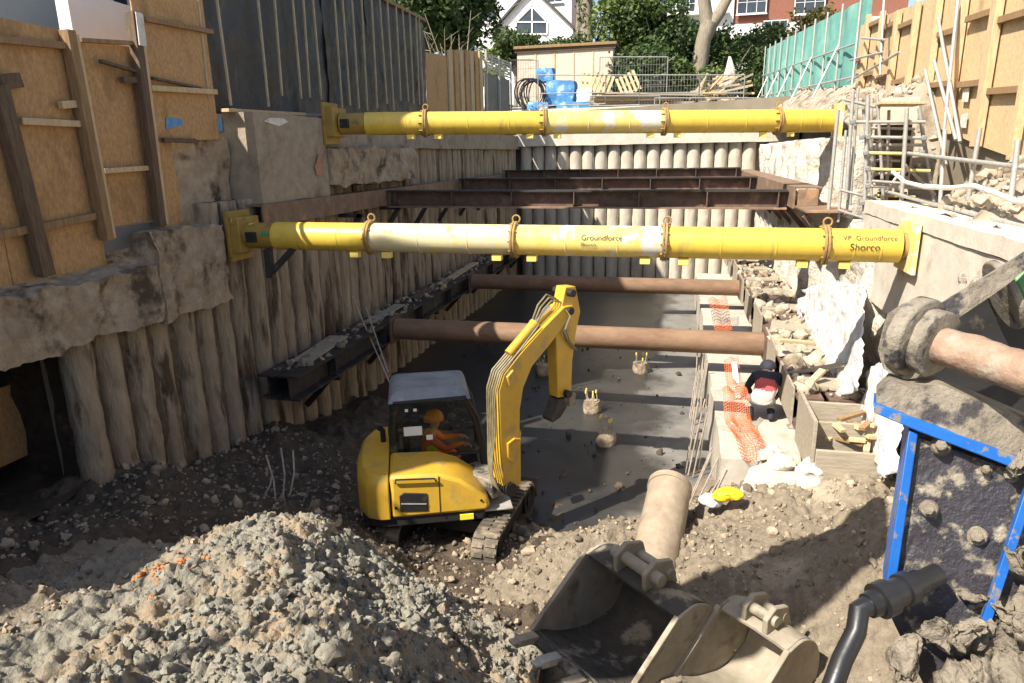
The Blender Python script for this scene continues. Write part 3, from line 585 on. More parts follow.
m = MB(); xg = at(268, 250, 'y', 8.9).x; m.mm((xg-.05, 8.85, 3.32), (xg+.05, 8.95, 3.74)); m.beam((xg, 8.9, 3.38), (xg+.42, 8.9, 3.76), .08, .08); m.build('support_bracket', 'dark_steel', p2, bevel=.006)
J1 = [at(px, 122, 'y', 13.2).x for px in (441, 548, 664, 782)]
p1 = yellow_strut((-6.2, 11.9, 5.6), (2.8, 14.1, 5.5), .2, J1, ['yellow', 'yellow', 'yellow_worn', 'yellow', 'yellow'], 'far yellow tubular prop spanning the pit level with the street')
def brown_strut(y, z, r, label):
    root = empty('brown_strut', (-2, y, z), label, 'strut', 'brown tubular struts across the pit')
    m = MB(); m.tube((-5.5, y, z), (1.62, y, z), r, n=36); m.build('tube', 'rust_tube', root)
    for x in (-5.53, 1.64):
        m = MB(); m.box((x, y, z), (.04, r*2+.12, r*2+.1)); m.build('end_plate', 'rust_steel', root, bevel=.004)
    return root
brown_strut(12.75, 1.6, .215, 'near rusty brown tubular strut directly behind the excavator boom'); brown_strut(18.25, 1.6, .205, 'far rusty brown tubular strut beyond the excavator boom tip')
def girder(A, B, h, w_, label, stripe=True):
    A = Vector(A); B = Vector(B); root = empty('steel_girder', (A+B)/2, label, 'girder', 'rusty steel girders across the pit')
    m = MB(); z = Vector((0, 0, 1)); t = .035
    m.beam(A+z*(h/2-t/2), B+z*(h/2-t/2), w_, t); m.build('top_flange', 'dark_steel', root, smooth=False)
    m = MB(); m.beam(A-z*(h/2-t/2), B-z*(h/2-t/2), w_, t); m.build('bottom_flange', 'rust_plate', root, smooth=False)
    m = MB(); m.beam(A, B, .025, h-2*t-.004); m.build('web', 'rust_steel', root, smooth=False)
    n = 6
    for k in range(n+1):
        c = A.lerp(B, .02+.96*k/n); m = MB(); m.box(c-Vector((0, w_/4+.007, 0)), (.02, w_/2-.02, h-2*t-.006)); m.build('stiffener', 'rust_steel', root, smooth=False)
    return root
girder((-6.08, 14.2, 4.13), (2.0, 14.1, 4.1), .36, .36, 'nearest rusty steel girder above the near yellow prop')
girder((-6.08, 19.3, 4.2), (2.0, 19.7, 4.16), .36, .36, 'middle rusty steel girder across the pit'); girder((-6.08, 24.6, 4.3), (2.0, 24.6, 4.3), .36, .36, 'farthest dark steel girder near the end wall')
# ================================================================== PEOPLE
def person(name, J, E, matsel, mats, label, loc, sub=2, root=0):
    """J: joint name -> (point, radius); E: edges; one continuous skinned body"""
    names = list(J); me = bpy.data.meshes.new('skin_tmp'); me.from_pydata([J[n][0] for n in names], [(names.index(a), names.index(b)) for a, b in E], [])
    o = bpy.data.objects.new('skin_tmp', me); COL.objects.link(o)
    md = o.modifiers.new('skin', 'SKIN'); md.use_smooth_shade = True
    for i, n in enumerate(names):
        r = J[n][1]; r = r if isinstance(r, tuple) else (r, r); me.skin_vertices[0].data[i].radius = r; me.skin_vertices[0].data[i].use_root = (i == root)
    s = o.modifiers.new('sub', 'SUBSURF'); s.levels = sub; s.render_levels = sub
    dg = bpy.context.evaluated_depsgraph_get(); m2 = bpy.data.meshes.new_from_object(o.evaluated_get(dg)); bpy.data.objects.remove(o); bpy.data.meshes.remove(me)
    m2.name = name; b = bpy.data.objects.new(name, m2); COL.objects.link(b); L0 = Vector(loc)
    m2.materials.clear()
    for q in mats: m2.materials.append(MATS[q])
    pts = {n: Vector(J[n][0]) for n in names}
    for p in m2.polygons:
        c = p.center; nn = min(pts, key=lambda n: (pts[n]-c).length); p.material_index = matsel(nn, c); p.use_smooth = True
    for v in m2.vertices: v.co -= L0
    b.location = L0; return tag(b, label, 'person')
def hand(J, E, side, wrist, d, palm_n, s=1.0):
    d = Vector(d).normalized(); n = Vector(palm_n).normalized(); q = d.cross(n).normalized(); w_ = Vector(J[wrist][0])
    pk = f'palm{side}'; J[pk] = (w_+d*.05*s, (.04*s, .026*s)); E.append((wrist, pk))
    for i, (off, l) in enumerate([(-.033, .07), (-.011, .082), (.011, .078), (.033, .06)]):
        a, b, c = f'f{side}{i}a', f'f{side}{i}b', f'f{side}{i}c'
        J[a] = (w_+d*.09*s+q*off*s, .011*s); J[b] = (w_+d*(.09+l*.55)*s+q*off*s+n*.012*s, .010*s); J[c] = (w_+d*(.09+l*.8)*s+q*off*s+n*.04*s, .008*s)
        E += [(pk, a), (a, b), (b, c)]
    J[f't{side}a'] = (w_+d*.04*s-q*.045*s, .012*s); J[f't{side}b'] = (w_+d*.08*s-q*.065*s+n*.02*s, .010*s); E += [(pk, f't{side}a'), (f't{side}a', f't{side}b')]
# ================================================================== EXCAVATOR
EC = Vector((-3.02, 8.15, 0)); PH = R(22)
T = Matrix.Translation(EC) @ Matrix.Rotation(PH, 4, 'Z') @ Matrix.Translation((-.14, 0, 0)) @ Matrix.Diagonal((.86, .9, .80, 1))
TT = Matrix.Translation(EC+Vector((.30, -.10, 0))) @ Matrix.Rotation(R(86), 4, 'Z') @ Matrix.Diagonal((.84, .82, .9, 1))
ex = empty('excavator', EC, 'yellow mini excavator with grey cab roof digging on the pit floor', 'excavator')
def stad(l, r, n=10):
    P = []
    for k in range(n+1):
        a = -math.pi/2+math.pi*k/n; P.append((l+r*math.cos(a), r+r*math.sin(a)))
    for k in range(n+1):
        a = math.pi/2+math.pi*k/n; P.append((-l+r*math.cos(a), r+r*math.sin(a)))
    return P
for sy in (1, -1):
    y0 = .80*sy; m = MB(); o_ = stad(.80, .27); i_ = [(x*.985, .27+(z-.27)*.86) for x, z in stad(.80, .27)]
    k = len(o_); V = []
    for (x, z), (xi, zi) in zip(o_, i_):
        V += [(x, y0-.2, z), (x, y0+.2, z), (xi, y0+.2, zi), (xi, y0-.2, zi)]
    F = [(4*a+b, 4*((a+1) % k)+b, 4*((a+1) % k)+(b+1) % 4, 4*a+(b+1) % 4) for a in range(k) for b in range(4)]
    m.add(V, F)
    L_ = 2*1.6+2*math.pi*.27; n = 40
    for q in range(n):
        s_ = L_*q/n
        if s_ < 1.6: x, z, a = -.8+s_, 0, 0
        elif s_ < 1.6+math.pi*.27: t = (s_-1.6)/.27-math.pi/2; x, z, a = .8+.27*math.cos(t), .27+.27*math.sin(t), t+math.pi/2
        elif s_ < 3.2+math.pi*.27: x, z, a = .8-(s_-1.6-math.pi*.27), .54, 0
        else: t = (s_-3.2-math.pi*.27)/.27+math.pi/2; x, z, a = -.8+.27*math.cos(t), .27+.27*math.sin(t), t+math.pi/2
        rot = Matrix.Rotation(-a, 3, 'Y'); m.box((x, y0-.1, z), (.055, .17, .05), rot); m.box((x+.03*math.cos(a), y0+.1, z+.03*math.sin(a)), (.055, .17, .05), rot)
    tr = m.xf(TT).build('track', 'rubber_dirty', ex)
    for x in (-.8, .8):
        m = MB(); m.tube((x, y0-.15, .27), (x, y0+.15, .27), .2, n=20); m.tube((x, y0+.13*sy, .27), (x, y0+.18*sy, .27), .1, n=14); m.xf(TT).build('sprocket', 'exc_black', tr)
    m = MB(); m.box((0, y0, .27), (1.3, .22, .2)); m.xf(TT).build('track_frame', 'exc_black', tr, bevel=.02)
m = MB(); m.box((0, 0, .36), (.9, 1.25, .22)); m.tube((0, 0, .47), (0, 0, .66), .42, n=28); m.xf(TT).build('undercarriage', 'exc_black', ex, bevel=.02)
m = MB(); m.prism([(1.32, -.98, .1), (1.26, -.98, .1), (1.22, -.98, .25), (1.3, -.98, .42), (1.36, -.98, .42)], (0, 1.96, 0)); m.box((1.1, -.4, .3), (.5, .12, .12)); m.box((1.1, .4, .3), (.5, .12, .12))
m.xf(TT).build('dozer_blade', 'rubber_dirty', ex, bevel=.01)
def plan(y=.97, s=1.0, xf=.86):
    return [(xf, -y*s*.8), (xf-.1, -y*s), (-.72*s, -y*s), (-.93*s, -.86*s), (-1.06*s, -.55*s), (-1.1*s, 0), (-1.06*s, .55*s), (-.93*s, .86*s), (-.72*s, y*s), (xf-.1, y*s), (xf, y*s*.8)]
m = MB(); m.prism([(x, y, .64) for x, y in plan(.95, .98)], (0, 0, .16)); m.xf(T).build('platform', 'exc_black', ex, bevel=.02)
cwp = [(-.60, -.98), (-.74, -.975), (-.93, -.87), (-1.07, -.56), (-1.115, 0), (-1.07, .56), (-.93, .87), (-.74, .975), (-.60, .98)]
m = MB(); n = 7; V = []
for k in range(n+1):
    t = k/n; ins = .0 if t < .7 else ((t-.7)/.3)**2*.16
    for x, y in cwp: V.append((-.60+(x+.6)*(1-ins*1.2), y*(1-ins*.55), .80+.72*t))
w_ = len(cwp)
m.add(V, [(k*w_+j, k*w_+j+1, (k+1)*w_+j+1, (k+1)*w_+j) for k in range(n) for j in range(w_-1)]+[tuple(n*w_+j for j in range(w_)), tuple(range(w_-1, -1, -1))]+[(k*w_, (k+1)*w_, (k+1)*w_+w_-1, k*w_+w_-1) for k in range(n)])
m.xf(T).build('counterweight', 'exc_yellow', ex, bevel=.015, angle=50)
m = MB(); m.prism([(-.585, -.97, .805), (.80, -.97, .805), (.86, -.97, .9), (.80, -.97, 1.06), (.42, -.97, 1.38), (.12, -.97, 1.5), (-.585, -.97, 1.53)], (0, .84, 0)); cvr = m.xf(T).build('side_cover', 'exc_yellow', ex, bevel=.045)
m = MB(); m.box((.115, -.973, 1.15), (.012, .006, .66)); m.xf(T).build('door_seam', 'exc_black', cvr, smooth=False)
m = MB(); m.prism([(-.46, -.985, .93), (-.06, -.985, .90), (-.06, -.985, 1.20), (-.40, -.985, 1.25), (-.46, -.985, 1.2)], (0, .03, 0)); vn = m.xf(T).build('vent_panel', 'exc_black', ex, bevel=.01)
m = MB()
m.beam((-.44, -.99, 1.07), (-.08, -.99, 1.03), .008, .02); m.xf(T).build('vent_strip', 'galv', vn, smooth=False)
m = MB(); m.box((.5, -.945, .72), (.2, .02, .09)); m.xf(T).build('reflector', 'hivis_yellow', ex, smooth=False)
m = MB(); m.prism([(.84, -.45, .66), (1.2, -.28, .66), (1.2, .1, .66), (.84, .3, .66)], (0, 0, .14)); m.box((1.0, -.1, .86), (.4, .12, .2)); m.xf(T).build('swing_bracket', 'mud_steel', ex, bevel=.015)
m = MB(); m.box((.95, -.62, .76), (.5, .55, .03)); m.xf(T).build('step_plate', 'galv', ex, bevel=.005)
m = MB(); m.path([(-.5, -.99, 1.42), (-.5, -1.02, 1.5), (.05, -1.02, 1.47), (.08, -.99, 1.4)], .014, 6); m.xf(T).build('grab_rail', 'exc_black', ex)
for x in (-.52, .72): m = MB(); m.tube((x, -.965, 1.0), (x, -.985, 1.0), .02, n=8); m.xf(T).build('cover_latch', 'exc_black', ex)
m = MB(); m.path([(-.7, .3, 1.5), (-.7, .3, 1.72), (-.76, .3, 1.78)], .045, 10); m.xf(T).build('exhaust_pipe', 'exc_black', ex)
m = MB(); m.grid(lambda u, v: (-1.09+.0*u, -.35+.7*u, .98+.2*v), 1, 1); m.xf(T).build('rear_decal', 'ink', ex, smooth=False)
# cab
cab = MB()
cab.box((.15, .42, .94), (1.38, 1.04, .24)); cb = cab.xf(T).build('cab', 'exc_black', ex, bevel=.03)
pl = MB()
for y in (-.08, .93):
    pl.path([(-.52, y, 1.1), (-.54, y, 1.9), (-.46, y, 2.34)], .06, 8); pl.path([(.88, y, 1.0), (.86, y, 1.45), (.76, y, 2.0), (.6, y, 2.36)], .055, 8)
    pl.path([(-.5, y, 2.36), (.62, y, 2.38)], .045, 8); pl.path([(-.5, y, 1.36), (.87, y, 1.38)], .03, 8)
for x, z in ((-.5, 2.36), (.61, 2.38), (-.52, 1.2), (.87, 1.2)): pl.path([(x, -.08, z), (x, .93, z)], .035, 8)
pl.path([(.32, -.08, 1.38), (.87, -.08, 1.38)], .02, 6)
pl.xf(T).build('cab_frame', 'exc_black', cb)
def roofpt(u, v):
    x = -.57+1.26*u; y = -.12+1.09*v; e = min(1, min(u, 1-u)*5, min(v, 1-v)*5); e = max(0, e); return (x, y, 2.36+.19*math.sqrt(1-(1-e)**2)+.012*math.sin(v*19)*(e > .9))
rf = MB(); rf.grid(roofpt, 28, 28); rf.grid(lambda u, v: (-.57+1.26*u, -.12+1.09*v, 2.355), 1, 1)
rf.xf(T).build('cab_roof', 'exc_roof', cb, angle=60)
for nm, poly in (('side_window', [(-.5, -.09, 1.38), (.85, -.09, 1.38), (.75, -.09, 2.0), (.6, -.09, 2.34), (-.48, -.09, 2.34)]), ('side_window', [(-.5, .94, 1.2), (.85, .94, 1.2), (.75, .94, 2.0), (.6, .94, 2.34), (-.48, .94, 2.34)]),
                 ('front_window', [(.89, -.06, 1.15), (.89, .91, 1.15), (.62, .91, 2.34), (.62, -.06, 2.34)]), ('rear_window', [(-.54, -.06, 1.4), (-.54, .91, 1.4), (-.5, .91, 2.33), (-.5, -.06, 2.33)])):
    q = MB(); q.add(poly, [tuple(range(len(poly)))]); q.xf(T).build(nm, 'glass', cb, smooth=False)
for x, z, a, b in ((-.30, 2.22, .05, .05), (-.17, 2.22, .05, .05), (-.22, 1.85, .28, .16), (.03, 1.72, .1, .09)):
    q = MB(); q.box((x, -.097, z), (a, .003, b)); q.xf(T).build('window_sticker', 'reflect', cb, smooth=False)
q = MB(); q.box((-.06, .32, 1.1), (.5, .5, .14)); q.box((-.33, .32, 1.4), (.12, .46, .5)); q.xf(T).build('seat', 'exc_black', cb, bevel=.04)
q = MB(); q.path([(.80, -.16, 2.1), (.98, -.28, 2.15)], .015, 6); q.box((.99, -.3, 2.05), (.05, .2, .28)); q.xf(T).build('mirror', 'exc_black', cb, bevel=.015)
# boom, stick, bucket lie in one vertical plane
PB = R(52); B0 = at(508, 488, 'z', .85); bu = Vector((math.cos(PB), math.sin(PB), 0)); bn = Vector((-math.sin(PB), math.cos(PB), 0))
def pb(cx, cy, off=0):
    px, py = 470+cx/3.107, 280+cy/3.107; o = Vector((0, 0, CAMZ)); d = CF+CR*((px-512)/FPX)-CU*((py-341.5)/FPX)
    t = (B0+bn*off-o).dot(bn)/d.dot(bn); return o+d*t
def plate(pts, off0, off1):
    P = [pb(*p) for p in pts]; return MB().prism([p+bn*off0 for p in P], bn*(off1-off0))
bo = plate([(100, 640), (92, 500), (87, 345), (103, 292), (150, 232), (225, 148), (290, 82), (318, 78), (322, 100), (300, 128), (250, 195), (190, 268), (163, 335), (153, 400), (150, 560), (148, 640)], -.02, .24).build('boom', 'exc_yellow', ex, bevel=.012)
plate([(108, 300), (128, 276), (140, 300), (118, 330)], -.05, .27).build('boom_boss', 'exc_yellow', bo, bevel=.01)
st = plate([(270, 175), (276, 120), (290, 75), (300, 22), (332, 20), (347, 98), (333, 165), (322, 250), (318, 362), (276, 368)], .02, .2).build('stick', 'exc_yellow', ex, bevel=.012)
for c in ((306, 95), (312, 40), (300, 352)):
    p = pb(*c); m = MB(); m.tube(p-bn*.06, p+bn*.3, .05, n=14); m.build('pivot_pin', 'exc_black', ex)
def cyl(a, b, off, r, name):
    A, B = pb(*a)+bn*off, pb(*b)+bn*off; C = A.lerp(B, .62); m = MB(); m.tube(A, C, r, n=14); m.tube(C-(B-A)*.03, C+(B-A)*.02, r*1.15, n=14); o = m.build(name, 'exc_yellow', ex)
    m = MB(); m.tube(C, B, r*.5, n=10); m.build('piston_rod', 'chrome', o)
cyl((160, 640), (158, 380), .1, .055, 'boom_cylinder'); cyl((135, 235), (262, 85), .1, .06, 'stick_cylinder'); cyl((328, 130), (316, 335), .12, .04, 'bucket_cylinder')
for k in range(5):
    o = .0+.05*k; P = [pb(95+4*k, 660-3*k)+bn*o, pb(72+3*k, 640)+bn*(o-.1), pb(60+5*k, 600)+bn*(o-.06), pb(70+4*k, 555)+bn*o, pb(78+2*k, 480)+bn*o, pb(76+2*k, 400)+bn*o, pb(80+k, 345)+bn*o, pb(96+k, 290)+bn*o, pb(150+k, 225)+bn*o, pb(215+k, 138)+bn*o]
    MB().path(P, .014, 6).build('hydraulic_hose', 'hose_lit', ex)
for k in range(3):
    o = .05+.05*k; P = [pb(215, 138)+bn*o, pb(235, 95-6*k)+bn*o, pb(262, 66-8*k)+bn*o, pb(290, 70-4*k)+bn*o, pb(300, 110+12*k)+bn*(o-.12), pb(285, 150+8*k)+bn*(o-.12), pb(300, 185)+bn*(o-.1), pb(322, 215)+bn*(o-.1)]
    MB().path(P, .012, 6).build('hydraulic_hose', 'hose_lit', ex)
m = plate([(276, 374), (312, 362), (320, 378), (302, 395), (282, 428), (258, 444), (253, 434), (268, 402)], .0, .2); m.build('digging_bucket', 'bucket_dark', ex, bevel=.012)
m = plate([(300, 340), (326, 350), (322, 385), (305, 392)], -.03, .25); m.build('bucket_link', 'mud_steel', ex, bevel=.01)
m = MB(); m.path([pb(128, 560)-bn*.04, pb(112, 545)-bn*.05, pb(110, 505)-bn*.05, pb(130, 490)-bn*.05, pb(148, 492)-bn*.04], .018, 8); m.build('work_lamp_guard', 'exc_yellow', ex)
MB().beam(T @ Vector((.6, -.05, .98)), B0+bn*.1-bu*.02, .36, .26).build('swing_post', 'mud_steel', ex, bevel=.02)
m = MB(); m.tube(B0-bn*.08, B0+bn*.3, .09, n=16); m.build('pivot_pin', 'exc_black', ex)
# driver
def Lp(x, y, z): return T @ Vector((x+.06, y-.12, z-.27))
J = {'pelvis': (Lp(-.12, .42, 1.42), (.16, .14)), 'waist': (Lp(-.1, .42, 1.58), (.15, .13)), 'chest': (Lp(-.03, .42, 1.78), (.17, .14)), 'neck': (Lp(.04, .42, 1.95), .06), 'jaw': (Lp(.07, .41, 2.03), .08), 'head': (Lp(.07, .41, 2.12), (.095, .09)),
     'shl': (Lp(-.0, .62, 1.86), .075), 'shr': (Lp(-.0, .22, 1.86), .075), 'ell': (Lp(.2, .66, 1.66), .055), 'elr': (Lp(.22, .16, 1.68), .055), 'wrl': (Lp(.44, .6, 1.72), .035), 'wrr': (Lp(.46, .2, 1.76), .035),
     'hipl': (Lp(-.05, .53, 1.4), .1), 'hipr': (Lp(-.05, .31, 1.4), .1), 'knl': (Lp(.36, .56, 1.42), .075), 'knr': (Lp(.36, .28, 1.42), .075), 'anl': (Lp(.5, .55, 1.22), .05), 'anr': (Lp(.5, .29, 1.22), .05)}
Ed = [('pelvis', 'waist'), ('waist', 'chest'), ('chest', 'neck'), ('neck', 'jaw'), ('jaw', 'head'), ('chest', 'shl'), ('chest', 'shr'), ('shl', 'ell'), ('shr', 'elr'), ('ell', 'wrl'), ('elr', 'wrr'), ('pelvis', 'hipl'), ('pelvis', 'hipr'), ('hipl', 'knl'), ('hipr', 'knr'), ('knl', 'anl'), ('knr', 'anr')]
fw = (T.to_3x3() @ Vector((1, 0, -.2)))
hand(J, Ed, 'l', 'wrl', fw, (0, 0, -1)); hand(J, Ed, 'r', 'wrr', fw, (0, 0, -1))
J = {k: (v[0], tuple(q*.86 for q in v[1]) if isinstance(v[1], tuple) else v[1]*.86) for k, v in J.items()}
dr = person('person', J, Ed, lambda n, c: 1 if n in ('head', 'jaw', 'neck') or n[0] in 'ft' and n[1] in 'lr' or n.startswith('palm') else 0, ['hivis', 'skin'], 'driver in orange work clothes and orange helmet sitting in the excavator cab', tuple(Lp(-.12, .42, 1.36)))
hc = Lp(.06, .41, 2.15); q = MB(); q.grid(lambda u, v: hc+Vector((math.cos(6.283*u)*.14*math.sin(1.6*v), math.sin(6.283*u)*.13*math.sin(1.6*v), .135*math.cos(1.6*v))), 18, 8)
q.tube(hc+Vector((0, 0, -.012)), hc+Vector((0, 0, 0)), .145, n=18); q.build('helmet', 'helmet_orange', dr)
q = MB()
q.box((.06, .10, 1.42), (.17, .012, .10)); q.xf(T).build('reflective_patch', 'hivis_yellow', dr)
# ================================================================== CROUCHING WORKER on the bench
O = Vector((1.36, 10.35, 1.0)); W = lambda x, y, z: O+Vector((x, y, z))*.88
J = {'pelvis': (W(0, 0, .46), (.16, .14)), 'waist': (W(.05, .1, .60), (.15, .13)), 'chest': (W(.1, .3, .74), (.18, .15)), 'neck': (W(.12, .44, .78), .06), 'jaw': (W(.13, .5, .76), .075), 'head': (W(.14, .56, .80), (.095, .09)),
     'shl': (W(-.1, .3, .76), .075), 'shr': (W(.3, .28, .76), .075), 'ell': (W(-.2, .42, .5), .055), 'elr': (W(.42, .4, .52), .055), 'wrl': (W(-.1, .58, .32), .035), 'wrr': (W(.36, .6, .34), .035),
     'hipl': (W(-.1, 0, .44), .1), 'hipr': (W(.12, 0, .44), .1), 'knl': (W(-.17, .3, .34), .075), 'knr': (W(.2, .3, .3), .075), 'anl': (W(-.15, .02, .07), .05), 'anr': (W(.18, .02, .07), .05), 'tol': (W(-.16, .2, .04), .04), 'tor': (W(.2, .2, .04), .04)}
hand(J, Ed2 := list(Ed[:17]), 'l', 'wrl', (.3, .5, -.8), (.6, 0, 0)); hand(J, Ed2, 'r', 'wrr', (-.2, .5, -.8), (-.6, 0, 0)); Ed2 += [('anl', 'tol'), ('anr', 'tor')]
def wm(n, c):
    if n in ('head', 'jaw', 'neck'): return 2
    if n[0] in 'ft' and n[1] in 'lr' or n.startswith('palm'): return 3
    if n in ('tol', 'tor', 'anl', 'anr'): return 1
    if n == 'waist': return 3
    if n == 'pelvis': return 0
    if n in ('hipl', 'hipr', 'knl', 'knr'): return 0
    return 1
Ed2 = [e for e in Ed2 if e[0] in J and e[1] in J]
wk = person('person', J, Ed2, wm, ['cloth_pale', 'cloth_dark', 'skin', 'cloth_red'], 'worker in dark top and pale trousers crouching beside the right steel waler', tuple(W(0, 0, 0)), sub=3)
hc = W(.14, .57, .84); q = MB(); q.grid(lambda u, v: hc+Vector((math.cos(6.283*u)*.125*math.sin(1.6*v), math.sin(6.283*u)*.13*math.sin(1.6*v), .12*math.cos(1.6*v))), 16, 7); q.build('cap', 'cloth_dark', wk)
# ================================================================== LOOSE BUCKETS
def big_bucket(org, wv, ov, width, s, mat_in, label, tz=0, nteeth=4, tilt=0):
    org = Vector(org); wv = Vector(wv).normalized(); ov = Vector(ov).normalized(); Z = wv.cross(ov); Z = Z if Z.z > 0 else -Z
    root = empty('loose_bucket', org+Vector((0, 0, -.8*s)), label, 'digger bucket')
    prof = [(.16, .0), (-.06, .03), (-.26, -.07), (-.39, -.26), (-.42, -.5), (-.33, -.72), (-.12, -.84), (.16, -.85), (.5, -.74), (.82, -.6)]
    PT = lambda o, z, w: org+ov*(o*s)+Z*(z*s)+wv*w
    def sm(k):
        P = [Vector((a, b)) for a, b in prof]; out = []
        for i in range(len(P)-1):
            a, b, c, d = P[max(i-1, 0)], P[i], P[i+1], P[min(i+2, len(P)-1)]
            for q in range(k):
                t = q/k; out.append(.5*((2*b)+(-a+c)*t+(2*a-5*b+4*c-d)*t*t+(-a+3*b-3*c+d)*t**3))
        return out+[P[-1]]
    pr = sm(4); m = MB(); k = len(pr)-1
    nm = []
    for i, p in enumerate(pr):
        t = (pr[min(i+1, k)]-pr[max(i-1, 0)]).normalized(); nm.append(Vector((t.y, -t.x)))
    m.grid(lambda u, v: PT(*(pr[round(u*k)]), width*v), k, 6); m.grid(lambda u, v: PT(*(pr[round(u*k)]-nm[round(u*k)]*.035), width*v), k, 6)
    for e in (0, 1):
        m.grid(lambda u, v: PT(*(pr[k*e]-nm[k*e]*.035*u), width*v), 1, 6)
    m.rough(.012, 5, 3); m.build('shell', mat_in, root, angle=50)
    for w0, w1 in ((-.03, .0), (width, width+.03)):
        m = MB(); m.prism([PT(p.x, p.y, w0) for p in pr], wv*(w1-w0)); m.build('side_plate', 'bucket_mud', root, bevel=.006)
        m = MB(); m.beam(PT(.16, -.0, (w0+w1)/2), PT(.82, -.58, (w0+w1)/2), .07, .05, up=tuple(wv)); m.build('side_cutter', 'bucket_mud', root, bevel=.008)
    m = MB(); m.beam(PT(.82, -.6, 0), PT(.82, -.6, width), .14*s, .05, up=tuple(Z)); m.build('lip', 'bucket_dark', root, bevel=.008)
    for q in range(nteeth):
        c = width*(.06+.88*q/(nteeth-1)); m = MB(); a = PT(.84, -.58, c); b = PT(1.06, -.52, c); m.beam(a, b, .10*s, .07*s, up=tuple(Z)); m.beam(b-(b-a)*.1, b+(b-a)*.3, .08*s, .03*s, up=tuple(Z)); m.build('tooth', 'galv' if q % 2 else 'bucket_mud', root, bevel=.008)
    for f in (.3, .62):
        m = MB(); m.prism([PT(.14, .0, width*f), PT(.16, .18, width*f), PT(.02, .27, width*f), PT(-.2, .2, width*f), PT(-.3, -.08, width*f), PT(-.06, .02, width*f)], wv*.05); m.build('hinge_ear', 'bucket_mud', root, bevel=.01)
    m = MB(); m.tube(PT(.04, .13, width*.22), PT(.04, .13, width*.75), .06*s, n=18); m.rough(.006, 12, 2); m.build('hinge_pin', 'bucket_mud', root)
    m = MB(); m.tube(PT(-.16, .08, width*.26), PT(-.16, .08, width*.70), .05*s, n=18); m.rough(.006, 12, 2); m.build('hinge_pin', 'bucket_mud', root)
    return root
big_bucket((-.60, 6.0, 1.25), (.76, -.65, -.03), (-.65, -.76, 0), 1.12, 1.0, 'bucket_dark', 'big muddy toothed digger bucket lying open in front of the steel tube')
big_bucket((.62, 5.62, 1.10), (.74, -.67, -.02), (-.67, -.74, 0), .66, .82, 'bucket_mud', 'smaller pale muddy digger bucket beside the black hose', nteeth=3)
# steel tube sticking out of the earth
t_ = empty('steel_tube', (0, 7.2, .6), 'wide pale tan steel tube leaning out of the earth mound', 'tube')
m = MB(); m.pipe((-.14, 6.3, .42), (.06, 8.0, .98), .26, .235, 40); m.rough(.008, 3, 7); m.build('pipe', 'tube_tan', t_) if 'tube_tan' in MATS else m.build('pipe', 'rust_tube', t_)
m = MB(); m.pipe((.05, 7.93, .957), (.062, 8.01, .983), .272, .236, 40); m.build('collar', 'tube_tan', t_)
# ================================================================== MUDDY BREAKER on the right
BR = empty('hydraulic_breaker', atd(960, 560, 3.5), 'muddy blue framed hydraulic breaker hanging close by on the right', 'breaker')
AW = Vector((.25, .95, -.12)).normalized()
def bpoly(pts, dep, th, amp=0, dd=None):
    P = [atd(x, y, dep if dd is None else dep+dd*(x-900)/150) for x, y in pts]; m = MB().prism(P, AW*th); return m
def bp(x, y, d=3.3): return atd(x, y, d)
def roughplate(pts, dep, th, amp, fr, name, mat, dd=0, step=7):
    """front face as a fine roughened grid clipped to the outline (spans between its upper and lower edges), with side walls"""
    xs = sorted(p[0] for p in pts); x0, x1 = xs[0], xs[-1]; n = int((x1-x0)/step)+1
    def yr(x):
        ys = []
        for a, b in zip(pts, pts[1:]+pts[:1]):
            if a[0] == b[0]:
                if abs(a[0]-x) < 1e-6: ys += [a[1], b[1]]
            elif min(a[0], b[0])-1e-6 <= x <= max(a[0], b[0])+1e-6: ys.append(a[1]+(b[1]-a[1])*(x-a[0])/(b[0]-a[0]))
        return min(ys), max(ys)
    hh = max(yr(x0+(x1-x0)*i/n)[1]-yr(x0+(x1-x0)*i/n)[0] for i in range(n+1)); k = max(3, int(hh/step))
    m = MB()
    def fn(u, v):
        x = x0+(x1-x0)*u; a, b = yr(min(max(x, x0), x1)); return atd(x, a+(b-a)*v, dep+dd*(x-900)/150)
    m.grid(fn, n, k); V = np.array(m.v); d = np.abs(fbm(V*fr, 4))[:, None]*amp
    m.v = [tuple(q) for q in V-np.array(AW)*d]; f0 = list(m.v)
    ring = [i*(k+1) for i in range(n+1)]+[n*(k+1)+j for j in range(1, k+1)]+[i*(k+1)+k for i in range(n-1, -1, -1)]+[j for j in range(k-1, 0, -1)]
    b0 = len(m.v); m.add([Vector(f0[r])+AW*th for r in ring], []); L_ = len(ring)
    m.f += [(ring[i], ring[(i+1) % L_], b0+(i+1) % L_, b0+i) for i in range(L_)]
    return m.build(name, mat, BR, angle=60)
roughplate([(878, 350), (886, 316), (905, 303), (938, 306), (1000, 268), (1035, 246), (1090, 250), (1090, 262), (1035, 262), (1000, 290), (952, 322), (944, 350), (930, 375), (905, 380), (882, 368)], 3.45, .07, .014, 11, 'clevis_plate', 'mud_steel', step=5)
roughplate([(915, 345), (935, 328), (1000, 282), (1090, 262), (1090, 480), (1000, 442), (905, 394)], 4.0, .25, .02, 6, 'shade_block', 'exc_black')  # dark block painted in for the shade between shaft and top plate
m = MB(); a, b = bp(918, 338, 3.42), bp(1110, 398, 2.75); d = (b-a).normalized()
m.path([a+d*(k*.04) for k in range(30)], [.09]*30, 26); m.rough(.012, 9, 2); m.build('pivot_shaft', 'shaft', BR, angle=60)
